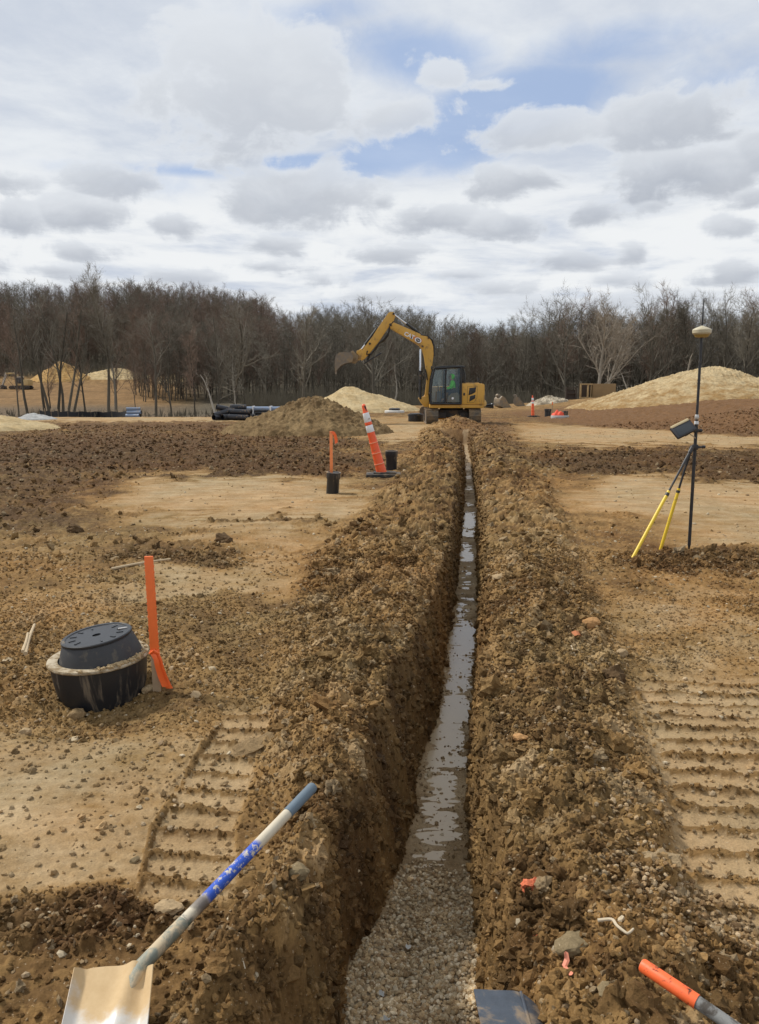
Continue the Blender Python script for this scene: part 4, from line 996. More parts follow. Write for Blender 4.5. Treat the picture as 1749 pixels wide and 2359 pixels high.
# bucket: curved shell with two side plates and teeth
prof_o = [(150, 668), (147, 610), (150, 555), (160, 512), (195, 490), (245, 486), (300, 492)]
inner = [(300, 575), (250, 585), (205, 606), (172, 640), (150, 672)]
bk = MB()
g_ = [[E3(a, b, -.40), E3(a, b, 0), E3(a, b, .40)] for a, b in prof_o]; bk.sheet(g_, .02)
for yy in (-.415, .395): bk.prism(EP(prof_o + [(318, 520), (310, 575)] + inner[1:-1]), yy, yy + .02)
bkt = bk.build('bucket', M_BKT, ex)
for yy in (-.34, -.17, 0, .17, .34):
    m = MB(); a = E3(149, 665, yy); m.add([a + Vector(v) for v in ((-.015, -.04, .03), (.03, -.04, .03), (.03, .04, .03), (-.015, .04, .03), (.006, -.02, -.10), (.014, -.02, -.10), (.014, .02, -.10), (.006, .02, -.10))], [(0, 1, 2, 3), (7, 6, 5, 4), (0, 4, 5, 1), (1, 5, 6, 2), (2, 6, 7, 3), (3, 7, 4, 0)]); m.build('tooth', M_STEEL, bkt)
# thumb bar and hoses
m = MB(); a, b = E3(418, 585, 0), E3(578, 490, 0); dv = (b - a); m.box((a + b) / 2, (dv.length, .26, .07), Matrix.Rotation(-math.atan2(dv.z, dv.x), 3, 'Y'), bev=.015); m.tube([E3(470, 500, 0), E3(445, 560, 0)], .05, 8); m.build('thumb', M_DKM, ex)
def hose(pts, r=.028): m = MB(); m.tube(pts, r, 8); m.build('hose', M_HOSE, ex)
for dy in (-.14, -.06, .06, .14):
    o_ = dy * 60
    hose([E3(690, 205, dy), E3(655, 240, dy), E3(655, 262 + o_, dy), E3(640, 320 + o_, dy), E3(600, 372 + o_ * .6, dy), E3(560, 395, dy), E3(530, 440 + o_ * .5, dy), E3(480, 500, dy), E3(440, 510 + o_, dy), E3(448, 470, dy)], .030)
    hose([E3(940, 325, dy), E3(1010, 335, dy), E3(1052, 375, dy), E3(1068, 440, dy), E3(1068, 520, dy)])
hose([E3(1005, 740, -.2), E3(1000, 690, -.2), E3(988, 640, -.2)], .024)
# lettering and round badge on the boom
def lettering(txt, size, mt, parent, loc, rot, ext=.006, name='lettering'):
    cu = bpy.data.curves.new(name, 'FONT'); cu.body = txt; cu.size = size; cu.extrude = ext; cu.align_x = 'CENTER'; cu.align_y = 'CENTER'; cu.offset = size * .03
    to = bpy.data.objects.new(name, cu); COL.objects.link(to); dg = bpy.context.evaluated_depsgraph_get()
    me = bpy.data.meshes.new_from_object(to.evaluated_get(dg)); bpy.data.objects.remove(to); me.materials.clear(); me.materials.append(mt)
    o = bpy.data.objects.new(name, me); COL.objects.link(o); o.parent = parent; o.location = loc; o.rotation_euler = rot; return o
tlt = math.atan2(120, 262)
lettering('CAT', .24, M_WHT, bo_, E3(836, 333, -BY - .012), (R(90), tlt, 0))
m = MB(); m.prism(EP([(846, 362), (858, 334), (872, 364)]), -BY - .010, -BY - .004); m.build('logo_triangle', M_CABF, bo_)
m = MB(); m.prism(EP([(866, 338), (884, 330), (952, 362), (958, 384), (934, 402), (880, 378)]), -BY - .006, -BY - .001); bd_ = m.build('badge_plate', mat('badge_orange', (.62, .22, .05), .5, .1), bo_)
bc = E3(918, 374, -BY - .010); Mb = Matrix.Translation(bc) @ Matrix.Rotation(R(90), 4, 'X') @ Matrix.Rotation(-tlt, 4, 'Z') @ Matrix.Diagonal((1.2, .85, 1, 1))
m = MB(); m.lathe([(.085, 0), (.13, 0), (.13, .006), (.085, .006)], 28, Mb, close=True); m.build('badge_ring', M_WHT, bd_)
m = MB(); m.lathe([(0, .001), (.085, .001)], 28, Mb); m.build('badge_face', mat('badge_blue', (.10, .11, .16), .5, .2), bd_)
m = MB(); m.box(bc + Vector((0, -.008, 0)), (.13, .004, .03), Matrix.Rotation(tlt, 3, 'Y')); m.build('badge_bar', M_WHT, bd_)
# ------------------------------------------------------------------ the operator
def skin_body(name, joints, edges, mt, parent, sub=2):
    me = bpy.data.meshes.new(name); me.from_pydata([j[0] for j in joints], edges, []); me.materials.append(mt)
    o = bpy.data.objects.new(name, me); COL.objects.link(o); o.parent = parent
    sk_ = o.modifiers.new('skin', 'SKIN'); sk_.use_smooth_shade = True
    for i, j in enumerate(joints):
        me.skin_vertices[0].data[i].radius = j[1] if isinstance(j[1], tuple) else (j[1], j[1])
        me.skin_vertices[0].data[i].use_root = (i == 0)
    su = o.modifiers.new('sub', 'SUBSURF'); su.levels = sub; su.render_levels = sub
    dg = bpy.context.evaluated_depsgraph_get(); m2 = bpy.data.meshes.new_from_object(o.evaluated_get(dg)); m2.name = name
    o.modifiers.clear(); o.data = m2; m2.polygons.foreach_set('use_smooth', [True] * len(m2.polygons)); return o
M_SKIN = mat('skin', (.45, .27, .19), .55, .08, 20, bump=.05)
M_VEST = mat('green_fabric', (.14, .86, .07), .75, .12, 12, bump=.3, bscale=30)
M_JEAN = mat('dark_trousers', (.05, .055, .07), .85, .15, 14)
sx0, sz0 = E(1242, 850); pl_ = Vector((EX + sx0, YE - .62, EZ + sz0))
per = thing('person', 'operator in bright green hooded top seated inside the excavator cab', 'person', pl_)
J = [((0, 0, .05), .12), ((-.01, 0, .28), .12), ((-.03, 0, .44), .12), ((-.045, 0, .52), .055), ((-.065, 0, .60), .082), ((-.07, 0, .68), .088), ((-.07, 0, .75), .055),
     ((-.03, -.17, .44), .06), ((-.10, -.22, .22), .045), ((-.30, -.18, .14), .035), ((-.38, -.17, .14), .028),
     ((-.03, .17, .44), .06), ((-.10, .22, .22), .045), ((-.30, .18, .14), .035), ((-.38, .17, .14), .028),
     ((-.05, -.10, .04), .085), ((-.42, -.12, .07), .068), ((-.46, -.12, -.32), .05), ((-.56, -.12, -.36), .04),
     ((-.05, .10, .04), .085), ((-.42, .12, .07), .068), ((-.46, .12, -.32), .05), ((-.56, .12, -.36), .04)]
Ed = [(0, 1), (1, 2), (2, 3), (3, 4), (4, 5), (5, 6), (2, 7), (7, 8), (8, 9), (9, 10), (2, 11), (11, 12), (12, 13), (13, 14), (0, 15), (15, 16), (16, 17), (17, 18), (0, 19), (19, 20), (20, 21), (21, 22)]
bodyo = skin_body('body', J, Ed, M_SKIN, per)
def sub_(ids, k): return [(J[i][0], J[i][1] * k) for i in ids]
ids = [0, 1, 2, 3, 7, 8, 9, 11, 12, 13]; rm = {v: i for i, v in enumerate(ids)}
jk = skin_body('hooded_top', sub_(ids, 1.32), [(rm[a], rm[b]) for a, b in Ed if a in rm and b in rm], M_VEST, bodyo)
ids = [0, 15, 16, 17, 19, 20, 21]; rm = {v: i for i, v in enumerate(ids)}
skin_body('trousers', sub_(ids, 1.13), [(rm[a], rm[b]) for a, b in Ed if a in rm and b in rm], M_JEAN, bodyo)
m = MB(); bmh = bmesh.new(); bmesh.ops.create_uvsphere(bmh, u_segments=20, v_segments=14, radius=.115); bmesh.ops.scale(bmh, vec=(1.05, .95, 1.15), verts=bmh.verts)
bmesh.ops.delete(bmh, geom=[v for v in bmh.verts if v.co.x < -.045 and v.co.z < .07], context='VERTS'); m.bm(bmh, 0, Matrix.Translation((-.055, 0, .67))); m.build('hood', M_VEST, bodyo)
for yy in (-.032, .032): m = MB(); m.lathe([(0, -.008), (.009, -.004), (.011, 0), (.009, .004), (0, .008)], 8, Matrix.Translation((-.150, yy, .655))); m.build('eye', mat('eye_dark', (.03, .02, .02), .3, bump=0), bodyo)
m = MB(); m.prism([(-.145, .65), (-.175, .62), (-.145, .61)], -.012, .012); m.build('nose', M_SKIN, bodyo)
for yy in (-.17, .17):
    hd = MB(); hx = Vector((-.385, yy, .14))
    hd.box(hx, (.07, .06, .03), bev=.01)
    for k in range(4): hd.tube([hx + Vector((-.03, -.026 + .0175 * k, 0)), hx + Vector((-.065 - .006 * (k in (1, 2)), -.026 + .0175 * k, -.008)), hx + Vector((-.06, -.026 + .0175 * k, -.04))], [.009, .0085, .007], 6)
    hd.tube([hx + Vector((.0, .03 * (1 if yy < 0 else -1), 0)), hx + Vector((-.04, .045 * (1 if yy < 0 else -1), -.02))], [.010, .008], 6); hd.build('hand', M_SKIN, bodyo)
# ------------------------------------------------------------------ spoil piles
M_PILE = soil_mat('pile_soil', .8, 7.0, 30.0, .08)
def pile(name, label, cx, cy, ax, ay, h, c1, c2, seed, skew=(0, 0), rough=.05, nr=70, na=170, p=1.1, lump=.3, cat='spoil pile', grad=0.0, right=1.0):
    rr = np.linspace(0, 1, nr)[:, None] * np.ones((1, na)); aa = np.ones((nr, 1)) * np.linspace(0, 2 * math.pi, na, endpoint=False)[None]
    edge_ = 1 + .12 * vn(np.cos(aa) * 1.7 + seed, np.sin(aa) * 1.7, seed)
    X = cx + ax * (rr * np.cos(aa) * edge_ + skew[0] * (1 - rr)); Y = cy + ay * (rr * np.sin(aa) * edge_ + skew[1] * (1 - rr))
    r2 = np.sqrt(rr ** 2 + .012) - .05
    n = fbm(X * .9 / max(ax, 1) * 3 + seed, Y * 3 / max(ay, 1), 4, seed + 3)
    Z = h * np.clip(1 - r2, 0, 1) ** p * (1 + lump * n * np.minimum(1, rr * 3)) + rough * fbm(X * 3.5, Y * 3.5, 5, seed + 7) + rough * .8 * np.maximum(0, vn(X * 9, Y * 9, seed + 9))
    Z = Z - .12 * sst(.9, 1, rr)
    X = np.where(X > cx + ax * skew[0], cx + ax * skew[0] + (X - cx - ax * skew[0]) * right, X)
    base = macro(X.ravel().astype(np.float32), Y.ravel().astype(np.float32)).reshape(X.shape)
    Z = Z + base
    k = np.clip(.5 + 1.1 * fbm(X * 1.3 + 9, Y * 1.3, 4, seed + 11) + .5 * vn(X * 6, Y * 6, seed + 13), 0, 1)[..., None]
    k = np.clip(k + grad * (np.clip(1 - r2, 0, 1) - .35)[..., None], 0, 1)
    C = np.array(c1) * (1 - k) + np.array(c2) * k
    i = np.arange(nr * na).reshape(nr, na); j = np.roll(i, -1, 1)
    Q = np.stack([i[:-1].ravel(), i[1:].ravel(), j[1:].ravel(), j[:-1].ravel()], 1)
    org = np.array([cx, cy, float(macro(np.array([cx]), np.array([cy]))[0])])
    o = np_mesh(name, np.stack([X, Y, Z], -1).reshape(-1, 3) - org, Q, M_PILE, C.reshape(-1, 3)); o.location = org
    return tag(o, label, cat)
BR_ = (.15, .095, .044); BR2 = (.27, .185, .09); SA = (.54, .43, .25); SA2 = (.46, .335, .17); RD = (.24, .13, .06); OG = (.42, .22, .08)
pile('gravel_pile', 'brown gravelly spoil pile left of the trench in front of the pale sand pile', at(705, 975, 28.4).x, 28.6, 3.0, 2.7, 1.32, BR_, BR2, 3, (.12, 0), .12, 120, 320, 1.0)
pile('sand_pile', 'pale yellow sand pile with steep left side between brown gravel pile and excavator', at(838, 940, 57).x, 57, 4.0, 4.2, 1.75, SA2, SA, 5, (-.28, 0), .06, p=1.0)
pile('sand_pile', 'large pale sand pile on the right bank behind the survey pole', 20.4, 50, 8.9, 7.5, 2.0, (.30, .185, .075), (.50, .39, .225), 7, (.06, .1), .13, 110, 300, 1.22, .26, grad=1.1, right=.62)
pile('spoil_pile', 'low orange brown spoil heap at the right edge of the big sand pile', 28.0, 47, 7.0, 6, 1.05, RD, OG, 9, (0, 0), .10, 80, 200, 1.1)
pile('sand_pile', 'pale yellow sand pile cut off by the left edge of the photo', -17.6, 31.5, 5.2, 3.2, 1.02, SA2, SA, 13, (-.1, 0), .06, 80, 200, 1.1)
pile('gravel_pile', 'small light grey gravel pile behind the left sand pile', at(82, 960, 41).x, 41.0, 1.05, .9, .34, (.36, .36, .35), (.48, .48, .46), 15, (-.1, 0), .03, 40, 80)
pile('spoil_pile', 'tall orange dirt pile beyond the tree clump on the far left slope', at(140, 850, 168).x, 168, 6.2, 5.5, 3.9, (.40, .23, .08), (.52, .34, .14), 17, (0, 0), .2, 60, 120)
pile('sand_pile', 'pale sand pile on the far left slope right of the tall orange pile', at(268, 880, 172).x, 172, 8.5, 5, 2.0, SA2, SA, 19, (0, 0), .2, 60, 140)
pile('sand_pile', 'pale sand streak on the far slope furthest right in the cleared hillside', at(405, 900, 165).x, 165, 4.5, 4, 1.6, SA2, SA, 21, (-.3, 0), .15, 50, 100)
pile('rubble_pile', 'low heap of pale broken rubble left of the wooden trench box', at(1262, 934, 64).x, 64, 1.7, 1.3, .62, (.30, .25, .18), (.55, .48, .36), 23, (0, 0), .16, 50, 120, 1.0, .3, 'rubble pile')
# ------------------------------------------------------------------ pipes stacked on the left
M_PIPE = mat('pipe_black', (.018, .02, .026), .4, .25, 5, dirt=.15, rnd=.3)
M_PVC = mat('pipe_blue_grey', (.20, .26, .36), .4, .2, 5, dirt=.15, rnd=.25)
def pipe(loc, L, r, rot, mt, label, group, ribs=0):
    o = thing('pipe', label, 'pipe', loc, group, rot)
    prof = []
    n = max(2, ribs)
    for i in range(n + 1):
        z = -L / 2 + L * i / n
        prof.append((r * (1.0 if i % 2 else .93) if ribs else r, z))
    m = MB(); m.lathe([(r * .84, -L / 2)] + prof + [(r * .84, L / 2)], 14, Matrix.Rotation(R(90), 4, 'Y'), close=True); m.build('pipe_wall', mt, o); return o
def ground_at(px, py, y): p = at(px, py, y); p.z = gz(p.x, p.y); return p
b = ground_at(538, 968, 40)
G1 = 'black corrugated pipes piled beside the left track'
for i, (dx, dz, ry, rz, L) in enumerate([(-.55, .15, 0, 62, 1.3), (-.22, .15, 0, 70, 1.3), (.15, .15, 2, 8, 1.2), (.45, .15, 0, -5, 1.0), (.45, .15, 0, 0, 1.0), (-.38, .40, -14, 40, 1.3), (.32, .40, 2, 4, 1.0), (.34, .42, 0, -4, 1.0), (-.42, .55, 12, 25, .9), (.2, .62, 1, 5, .8)]):
    pipe(b + Vector((dx, [0, .1, -.1, .3, .9, 0, .1, .6, .15, .35][i], dz)), L, .145, (0, R(ry), R(rz)), M_PIPE, 'black corrugated pipe in the heap beside the pale track at left', G1, 22)
b = ground_at(600, 968, 41.5)
for r_ in range(3):
    for k in range(2):
        pipe(b + Vector((.9 + .05 * k, k * .24, .11 + r_ * .215)), 3.6, .105, (0, 0, R(1.0 * r_ - 1)), M_PVC if r_ != 1 else M_PIPE, 'long pipe in the strapped stack right of the black pipe heap', 'long pipes stacked behind the gravel pile')
for dx in (-.35, .55, 1.6):
    m = MB(); m.box((0, .12, .33), (.07, .62, .70), bev=.01); o = m.build('pipe_crate_post', M_WHT); o.location = b + Vector((dx, -.02, 0)); tag(o, 'pale upright bracing post of the long pipe stack', 'brace', 'braces of the long pipe stack')
b = ground_at(306, 967, 46)
for i, (dx, dy, dz) in enumerate([(0, 0, .1), (0, .22, .1), (.05, .1, .29), (.02, .34, .29), (0, .2, .47)]):
    pipe(b + Vector((dx, dy, dz)), .78, .10, (0, 0, R(4 * i - 6)), M_PVC if i % 2 == 0 else M_PIPE, 'short blue grey pipe in the small bundle at the wood edge', 'small bundle of blue pipes by the wood')
# ------------------------------------------------------------------ small things round the machine
def basin(p, r, h, label, mt=None, lidm=None):
    o = thing('catch_basin', label, 'catch basin', p); m = MB(); m.lathe([(r * .92, -.1), (r, 0), (r, h * .8), (r * 1.08, h * .82), (r * 1.08, h), (r * .9, h * 1.02)], 28); m.build('body', mt or M_BLK, o)
    m = MB(); m.lathe([(r * .9, h), (r * .88, h * 1.12), (r * .3, h * 1.16), (0, h * 1.16)], 24); m.build('cover', lidm or M_BLKC, o); return o
basin(ground_at(958, 968, 38.5), .36, .34, 'low black catch basin on the ground left of the excavator tracks')
p = ground_at(977, 966, 39.5); p.x = at(984, 950, 39.5).x
o = thing('cable_drum', 'small black drum with orange cloth on a grey block beside the left track', 'cable drum', p)
m = MB(); m.box((0, 0, .13), (.75, .5, .24), bev=.02); m.build('block', mat('grey_block', (.27, .27, .26), .8, .2), o)
m = MB(); m.lathe([(.0, -.12), (.22, -.12), (.22, -.08), (.12, -.07), (.12, .07), (.22, .08), (.22, .12), (0, .12)], 20, Matrix.Translation((-.15, 0, .45)) @ Matrix.Rotation(R(80), 4, 'X')); m.build('drum', M_RUB, o)
def cloth(name, w, d_, h, seed, mt, parent, org=(0, 0, 0)):
    g_ = []
    for i in range(13):
        row = []
        for j in range(13):
            u, v = i / 12 * 2 - 1, j / 12 * 2 - 1; e = max(0, 1 - u * u) * max(0, 1 - v * v)
            zz_ = h * e ** .5 * (.75 + .5 * math.sin(u * 5 + seed) * math.cos(v * 4 + seed * 2)) + .02
            row.append((org[0] + u * w / 2 * (1 + .12 * math.sin(v * 6 + seed)), org[1] + v * d_ / 2, org[2] + zz_))
        g_.append(row)
    m = MB(); m.sheet(g_, .006); return m.build(name, mt, parent, smooth=60)
cloth('cloth', .5, .35, .22, 1, M_ORF, o, (.22, 0, .25))
p = ground_at(909, 950, 52)
o = thing('manhole_ring', 'low white ring with black lid on the track between sand pile and excavator', 'manhole ring', p)
m = MB(); m.lathe([(.62, -.1), (.64, .10), (.60, .15), (.36, .16)], 30); m.build('ring', mat('pale_concrete', (.58, .56, .52), .8, .12), o)
m = MB(); m.lathe([(.36, .14), (.36, .27), (.30, .30), (0, .30)], 24); m.build('lid', M_BLKC, o)
p = ground_at(1262, 958, 44.5); riser(p, .17, .42, label='black riser pipe beside a thin lath on the right bank')
st = thing('survey_stake', 'thin pale lath standing beside the black riser pipe on the right bank', 'survey stake', ground_at(1272, 958, 44.3))
m = MB(); m.box((0, 0, .36), (.05, .02, .80), bev=.004); m.build('lath', M_WOOD, st); m = MB(); m.box((0, 0, .72), (.054, .024, .16), bev=.004); m.build('painted_top', M_ORP, st)
p = ground_at(1290, 964, 42)
o = thing('concrete_slab', 'low round concrete slab on the right bank carrying orange and black gear', 'concrete slab', p); m = MB(); m.lathe([(.46, -.1), (.47, .10), (.45, .13), (0, .13)], 30); m.build('slab', mat('slab_grey', (.42, .42, .40), .85, .15), o)
o = thing('gear_heap', 'orange cloth bundle with black case lying on the round slab', 'gear heap', p + Vector((0, 0, .13)))
cloth('cloth', .6, .4, .24, 3, mat('red_orange_cloth', (.75, .09, .04), .7, .2), o, (-.08, 0, -.01)); m = MB(); m.box((.28, .02, .12), (.22, .3, .24), bev=.03); m.build('case', M_RUB, o)
# worn buckets standing on the ground behind
def loose_bucket(p, s, rz, label):
    o = thing('excavator_bucket', label, 'bucket', p, rot=(0, 0, rz)); pr = [(-.55, .0), (-.35, -.02 + .05), (.1, .0), (.42, .12), (.55, .4), (.5, .75), (.3, .95)]
    pr = [(a * s, b_ * s) for a, b_ in pr]
    m = MB(); m.sheet([[Vector((a, -.5 * s, b_)), Vector((a, 0, b_)), Vector((a, .5 * s, b_))] for a, b_ in pr], .03)
    m.build('shell', M_BKT, o)
    for yy in (-.52 * s, .49 * s):
        m = MB(); m.prism(pr + [(.05 * s, .80 * s), (-.2 * s, .45 * s)], yy, yy + .03); m.build('side_plate', M_BKT, o)
    m = MB(); m.prism([(.25 * s, .9 * s), (.45 * s, .8 * s), (.62 * s, 1.0 * s), (.5 * s, 1.12 * s), (.3 * s, 1.08 * s)], -.15 * s, .15 * s, bev=.02); m.build('hanger', M_BKT, o); return o
loose_bucket(ground_at(1158, 936, 64), .98, R(200), 'dirty steel excavator bucket on the ground nearest the excavator')
loose_bucket(ground_at(1197, 936, 65), .86, R(165), 'dirty steel excavator bucket on the ground nearer the rubble heap')
p = ground_at(1126, 934, 64); o = thing('hose_coil', 'small black and white hose bundle on the ground behind the excavator', 'hose', p)
m = MB(); m.tube([(.35 * math.cos(a), .25 * math.sin(a), .08 + .02 * a) for a in np.linspace(0, 14, 50)], .06, 8); m.build('coil', M_HOSE, o); m = MB(); m.box((.3, 0, .3), (.25, .2, .14), Matrix.Rotation(.5, 3, 'Y'), bev=.03); m.build('white_end', M_WHT, o)
# wooden trench box with sheets
tb0 = ground_at(1362, 932, 70); M_TB = mat('box_timber', (.36, .25, .12), .8, .3, 2, dirt=.2); M_TBD = mat('box_rust', (.055, .04, .03), .8, .3, 2)
pxm = 70 / F
tb = thing('trench_box', 'brown trench box with open framed end standing left of the right sand pile', 'trench box', tb0)
hgt = 33 * pxm
m = MB(); m.box((1.05, .1, hgt / 2), (55 * pxm, .12, hgt), bev=.01); m.build('side_panel', mat('panel_plywood', (.27, .18, .085), .8, .25, 1.5), tb)
m = MB(); m.box((1.05, 1.9, hgt / 2), (55 * pxm, .12, hgt), bev=.01); m.build('side_panel', M_TBD, tb)
for xx in (-.95, -.32, .02, .62 - .62): 
    m = MB(); m.box((xx, 0, hgt / 2), (.13, .13, hgt), bev=.01); m.build('post', M_TB, tb)
for zz_ in (.05, hgt - .05): m = MB(); m.box((-.47, -.01, zz_), (1.1, .14, .12), bev=.01); m.build('rail', M_TB, tb)
m = MB(); m.box((-.47, .6, hgt / 2), (1.0, .06, hgt * .95)); m.build('back_sheet', M_TBD, tb)
tf = thing('timber_frame', 'dark small framed shoring panel left of the brown trench box', 'shoring panel', ground_at(1315, 932, 69))
for xx in (-.42, .42): m = MB(); m.box((xx, 0, .5), (.12, .1, 1.05)); m.build('post', M_TBD, tf)
for zz_ in (.07, .55, 1.0): m = MB(); m.box((0, .005, zz_), (.8, .09, .09)); m.build('rail', M_TBD, tf)
m = MB(); m.box((0, .15, .45), (.82, .05, .8)); m.build('sheet', M_TBD, tf)
# black silt fence on the left
pts = [ground_at(a * K, 950, y) for a, y in ((84, 60), (105, 66), (130, 72), (170, 78), (215, 80), (262, 78), (300, 74))]
sf_ = thing('silt_fence', 'low black silt fence curving round the tree clump on the left', 'silt fence', pts[0])
g_ = []; P_ = []
for i in range(len(pts) - 1):
    for k in range(5): q = pts[i].lerp(pts[i + 1], k / 5); q.z = gz(q.x, q.y); P_.append(q)
m = MB(); m.sheet([[q - pts[0] + Vector((0, .03 * math.sin(i * 2.2), hh_)) for hh_ in (-.1, .3, .62 + .05 * math.sin(i * 1.7))] for i, q in enumerate(P_)], .01); m.build('fabric', mat('fence_black', (.02, .02, .022), .9, .2, 2), sf_)
for q in P_[::3]: m = MB(); m.box(q - pts[0] + Vector((0, .06, .35)), (.05, .05, .95)); m.build('post', M_WOOD, sf_)
# ------------------------------------------------------------------ distant excavator on the cleared slope
fy = 150; f0 = at(46, 893, fy); f0.z = gz(f0.x, f0.y); u = fy / F / 6.354
M_FY = mat('faded_yellow', (.50, .36, .16), .6, .15, 1); M_FW = mat('faded_white', (.55, .5, .42), .6, .1, 1)
fe = thing('excavator', 'small distant excavator with arm lowered on the orange slope at far left', 'excavator', f0)
def FP(pts): return [((a - 320) * u, (345 - b_) * u) for a, b_ in pts]
for yy in (-1.0, .5): m = MB(); m.prism(FP([(205, 340), (185, 315), (210, 292), (470, 290), (492, 315), (475, 345)]), yy, yy + .5, bev=.08); m.build('track', M_UND, fe)
m = MB(); m.prism(FP([(290, 290), (290, 262), (400, 260), (410, 205), (475, 205), (480, 285)]), -1.1, 1.1, bev=.1); m.build('engine_cover', M_FY, fe)
m = MB(); m.prism(FP([(310, 262), (315, 172), (395, 168), (398, 262)]), -1.1, -.2, bev=.08); cb = m.build('cab', M_CABF, fe)
m = MB(); m.prism(FP([(308, 178), (312, 164), (398, 162), (398, 175)]), -1.15, -.15, bev=.03); m.build('cab_roof', M_FW, cb); m = MB(); m.prism(FP([(325, 245), (330, 185), (385, 183), (385, 245)]), -1.13, -1.10); m.build('window', gm, cb)
m = MB(); m.prism(FP([(300, 265), (285, 240), (300, 200), (280, 150), (230, 125), (140, 130), (130, 108), (240, 104), (300, 135), (322, 200), (320, 262)]), -.2, .25, bev=.04); m.build('boom', M_FY, fe)
m = MB(); m.prism(FP([(128, 105), (150, 125), (110, 230), (85, 285), (62, 285), (80, 230), (108, 150)]), -.15, .2, bev=.04); m.build('stick', M_FW, fe)
m = MB(); m.prism(FP([(50, 300), (70, 280), (115, 300), (120, 350), (60, 352)]), -.5, .5, bev=.05); m.build('bucket', M_UND, fe)
# ------------------------------------------------------------------ single stones one can point at
def stone(px, py, r, col, label, flat=.65, seed=0, name='stone', rot=None, up=.25, cat='stone', ang=True, z=None):
    p = gpt(px, py)
    V, Fc = ico(3, 900 + seed, .3 if ang else .8, flat, ang)
    n = 1 + .05 * np.array([math.sin(v[0] * 9 + seed) * math.cos(v[1] * 8) + .6 * math.sin(v[2] * 19 + v[0] * 14) for v in V])
    V = V * n[:, None] * r * np.array([1.15, .9, 1])
    k = rng.uniform(.85, 1.1, (len(V), 1)); C = np.array(col) * k
    o = np_mesh(name, V, Fc, M_STONE if ang else M_CLOD, C, smooth=False); o.location = p + Vector((0, 0, r * flat * up)); o.rotation_euler = rot or (rng.uniform(-.25, .25), rng.uniform(-.25, .25), rng.uniform(0, 6))
    return tag(o, label, cat)
PALE = (.46, .37, .24); TANS = (.40, .29, .165); ORS = (.42, .235, .10); GRS = (.225, .170, .095); DKS = (.12, .075, .038); BRS = (.27, .185, .095)
for i, a in enumerate([
 (178, 1652, .048, BRS, 'rounded brown stone resting against the foot of the black drain structure', .8, True),
 (170, 1705, .030, PALE, 'flat pale stone on the soil just in front of the drain structure', .4, True),
 (488, 1546, .032, PALE, 'blocky pale stone on bare soil right of the stake with hanging ribbon', .8, True),
 (339, 1592, .038, TANS, 'tan stone at the foot of the orange stake beside the drain structure', .75, True),
 (452, 1604, .036, TANS, 'tan stone on soil below the blocky pale stone', .6, True),
 (58, 1690, .030, TANS, 'rounded tan stone in the soil at far left below the drain structure', .8, True),
 (18, 1522, .034, PALE, 'flat cream stone at the left edge beside the drain structure', .35, True),
 (58, 1541, .020, PALE, 'small oval pale stone left of the drain rim', .55, True),
 (173, 1224, .085, DKS, 'dark brown clod standing alone on the left clay flat', .75, False),
 (517, 1248, .075, DKS, 'dark clod at the right end of a crumb line on the clay flat', .7, False),
 (990, 1786, .024, PALE, 'pale round stone sitting in the trench water', .75, True),
 (1200, 1702, .045, ORS, 'orange brown slab stone on the right spoil bank above the water', .45, True),
 (1414, 1568, .060, DKS, 'dark pyramid shaped clod on the right spoil bank', .9, False),
 (1360, 1440, .070, ORS, 'large orange brown rock on the right spoil bank', .75, True),
 (1432, 1508, .048, TANS, 'tan rock right of and below the large orange rock', .65, True),
 (1333, 1490, .040, TANS, 'tan stone just below the large orange rock', .6, True),
 (1152, 1330, .085, TANS, 'long flat slab of clay on the edge of the right trench lip', .32, True),
 (1318, 2178, .052, GRS, 'large flat greenish pale rock near the lower right corner', .5, True),
 (1442, 2098, .022, PALE, 'pale angular stone alone on smooth soil above the white root', .75, True),
 (1404, 2284, .036, GRS, 'grey flat stone left of the orange grip handle', .35, True),
 (1698, 2140, .020, DKS, 'dark round stone on the clay at the right edge', .85, True),
 (1479, 1871, .020, PALE, 'round pale stone on the outer foot of the right spoil bank', .8, True),
 (1512, 1988, .050, TANS, 'big tan clod at the foot of the right track prints', .6, False),
 (687, 2016, .038, GRS, 'blocky pale stone on the left spoil bank right of the shovel shaft', .8, True),
 (388, 2096, .048, TANS, 'wedge shaped tan stone under the blue part of the shovel shaft', .5, True),
 (714, 1790, .024, PALE, 'upright pale chip of stone behind the shovel grip', 1.0, True),
 (582, 1728, .085, BRS, 'long brown slab of clay lying behind the left track prints', .40, False),
 (525, 2170, .026, PALE, 'pale stone beside the lower shovel shaft', .6, True),
 (310, 1984, .018, GRS, 'small grey stone in the left track prints', .65, True),
 (322, 1862, .014, PALE, 'white pebble at the upper left corner of the left track prints', .8, True),
 (216, 2106, .028, TANS, 'tan stone in the dark clods above the shovel blade', .6, True)]):
    stone(*a[:5], flat=a[5], seed=i, ang=a[6])
for i, (px, py, r, lab) in enumerate([(1225, 2048, .026, 'clod stained with orange marking paint, highest of the orange scraps on the right bank'), (1222, 2166, .022, 'clod stained with orange marking paint left of the large flat rock'), (1291, 2278, .013, 'small orange painted clod above the blue grey shovel blade')]):
    stone(px, py, r, (.72, .20, .10), lab, flat=.7, seed=60 + i, ang=False, name='painted_clod', cat='clod', up=.5)
